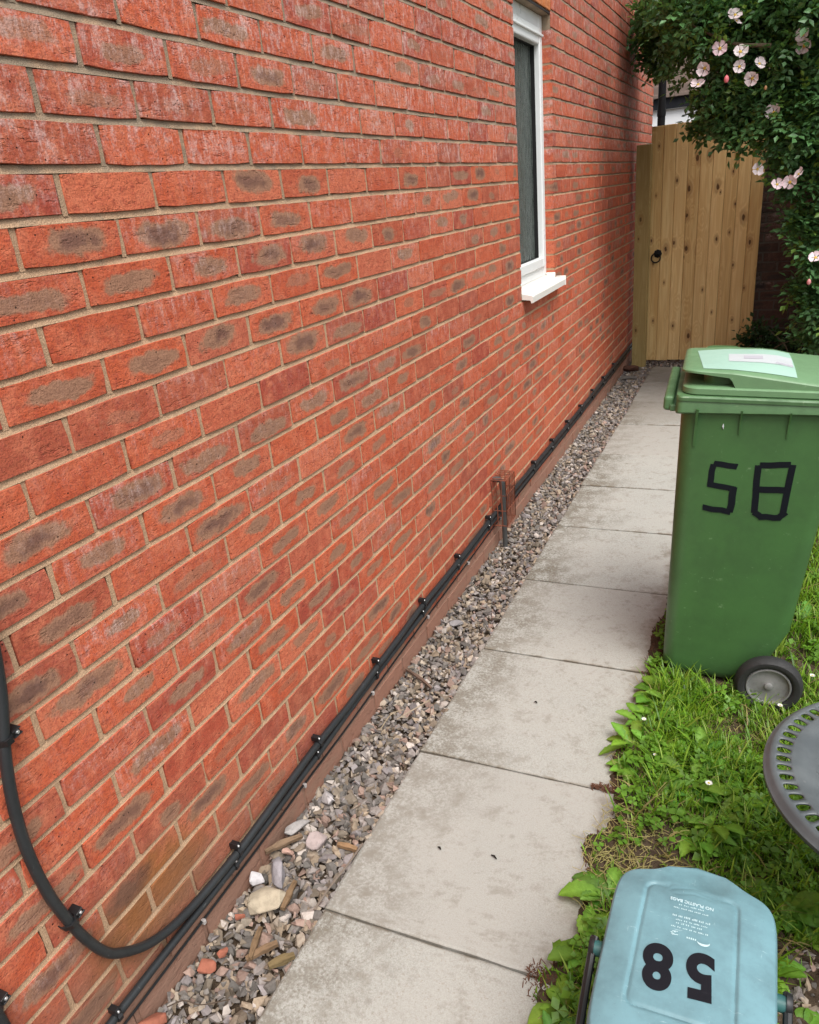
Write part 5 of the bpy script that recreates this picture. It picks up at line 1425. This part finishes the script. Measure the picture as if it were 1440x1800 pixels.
def bud(loc, r_, col):
    bm = bmesh.new(); lathe(bm, [(0, -r_), (r_*.5, -r_*.8), (r_*.8, 0), (r_*.6, r_*.8), (0, r_*1.4)], 12, Matrix.Translation(Vector(loc) - Vector(OFF))); 
    m = Mat('rose_bud', .5, .3, col); bm_obj('bud', bm, m.m, rb_root, True)
ray0 = np.array((1.0665, -1.024, 1.5333))
FL = [(.79, 4.15, 2.27, .25), (1.13, 4.1, 2.12, .35), (.725, 4.12, 2.12, .6), (.83, 4.12, 2.09, .15), (.65, 4.15, 2.04, .25), (.83, 4.12, 2.02, .2), (.93, 4.12, 2.02, .2), (.62, 4.15, 1.965, .35), (.90, 4.12, 1.955, .2), (.46, 4.6, 2.25, .4), (.96, 4.25, 1.50, .2), (1.175, 4.15, 1.455, .3), (1.07, 4.2, 1.41, .5), (1.135, 4.2, 1.415, .45), (1.02, 4.2, 1.78, .3), (1.14, 4.15, 2.075, .4), (1.305, 4.15, 1.005, .5), (.80, 4.15, 2.24, .3)]
for x, y, z, pk in FL:
    v = ray0 - np.array((x, y, z)); fc = v/np.linalg.norm(v) + q.normal(size=3)*.42 + np.array((0, 0, .25))
    flower((x, y, z), fc, .040*q.uniform(.85, 1.1), q, pk, 1.2)
bud((.77, 4.1, 1.965), .017, (.62, .16, .18)); bud((1.285, 4.15, .87), .015, (.62, .25, .25)); bud((.97, 4.12, 1.90), .010, (.45, .25, .12))

def shrub(name, loc, blobs, n_leaf, sz, col, label, cat, seed, group=None):
    q = np.random.default_rng(seed); root = tag(empty(name, loc), label, cat, group); off = np.array(loc)
    P = blob_points(blobs, q); P = P[P[:, 2] > .02]; n = len(P); D = q.normal(size=(n, 3)) + np.array((0, -.3, .1)); t = q.random(n)
    V, F, Cc = leaflets(P - off, D, q.uniform(*sz, n), np.array(col)[None]*(.6 + .8*t[:, None]), q, n_leaf)
    big_mesh('foliage', V, F, MROSE, root, False, Cc)
    return root, off
s_, off = shrub('dark_shrub', (1.9, 5.75, 0), [(1.9, 5.7, 1.1, .55, .35, 1.1, 1500), (2.6, 5.6, 1.4, .6, .5, 1.3, 1800), (1.75, 5.7, 2.2, .5, .5, .6, 1000), (2.3, 5.7, 2.9, 1.0, .6, .8, 2500)], 5, (.03, .05), (.022, .060, .020), 'dark evergreen shrub in deep shade behind the rose bush', 'shrub', 5)
canes('stem', [[(1.9, 5.75, -.05), (1.85, 5.7, 1.0), (1.6, 5.7, 2.2)], [(2.2, 5.75, -.05), (2.3, 5.7, 1.4), (2.4, 5.7, 2.8)], [(1.8, 5.85, -.05), (1.6, 5.95, 1.2), (1.3, 6.05, 2.8)]], s_, off, .03)
s_, off = shrub('ivy', (1.05, 5.75, 0), [(1.02, 5.78, .20, .16, .14, .22, 170), (1.25, 5.65, .16, .30, .22, .20, 260), (1.6, 5.5, .16, .35, .30, .22, 260)], 3, (.035, .055), (.030, .075, .022), 'low dark ivy at the gate right foot behind the bin lid', 'ivy', 6)
canes('twig', [[(1.0, 5.5, .05), (1.2, 5.35, .28), (1.45, 5.3, .33)], [(1.1, 5.4, .02), (1.3, 5.3, .20), (1.36, 5.25, .42)], [(1.55, 5.4, .02), (1.4, 5.3, .26), (1.15, 5.3, .38)], [(1.3, 5.3, .0), (1.5, 5.2, .22), (1.75, 5.2, .30)], [(1.2, 5.3, .05), (1.24, 5.25, .25), (1.1, 5.2, .42)]], s_, off, .006)
s_, off = shrub('tree', (2.6, 8.2, 0), [(2.5, 8.0, 3.2, 1.2, 1.0, 1.1, 2600), (3.6, 8.2, 3.0, 1.3, 1.0, 1.4, 2200)], 5, (.045, .07), (.040, .095, .028), 'tree crown rising behind the garden wall at the top right', 'tree', 8)
canes('trunk', [[(2.6, 8.2, -.1), (2.55, 8.15, 1.6), (2.4, 8.1, 3.4)], [(2.55, 8.15, 1.6), (2.2, 8.2, 2.8), (1.9, 8.2, 3.6)]], s_, off, .09)
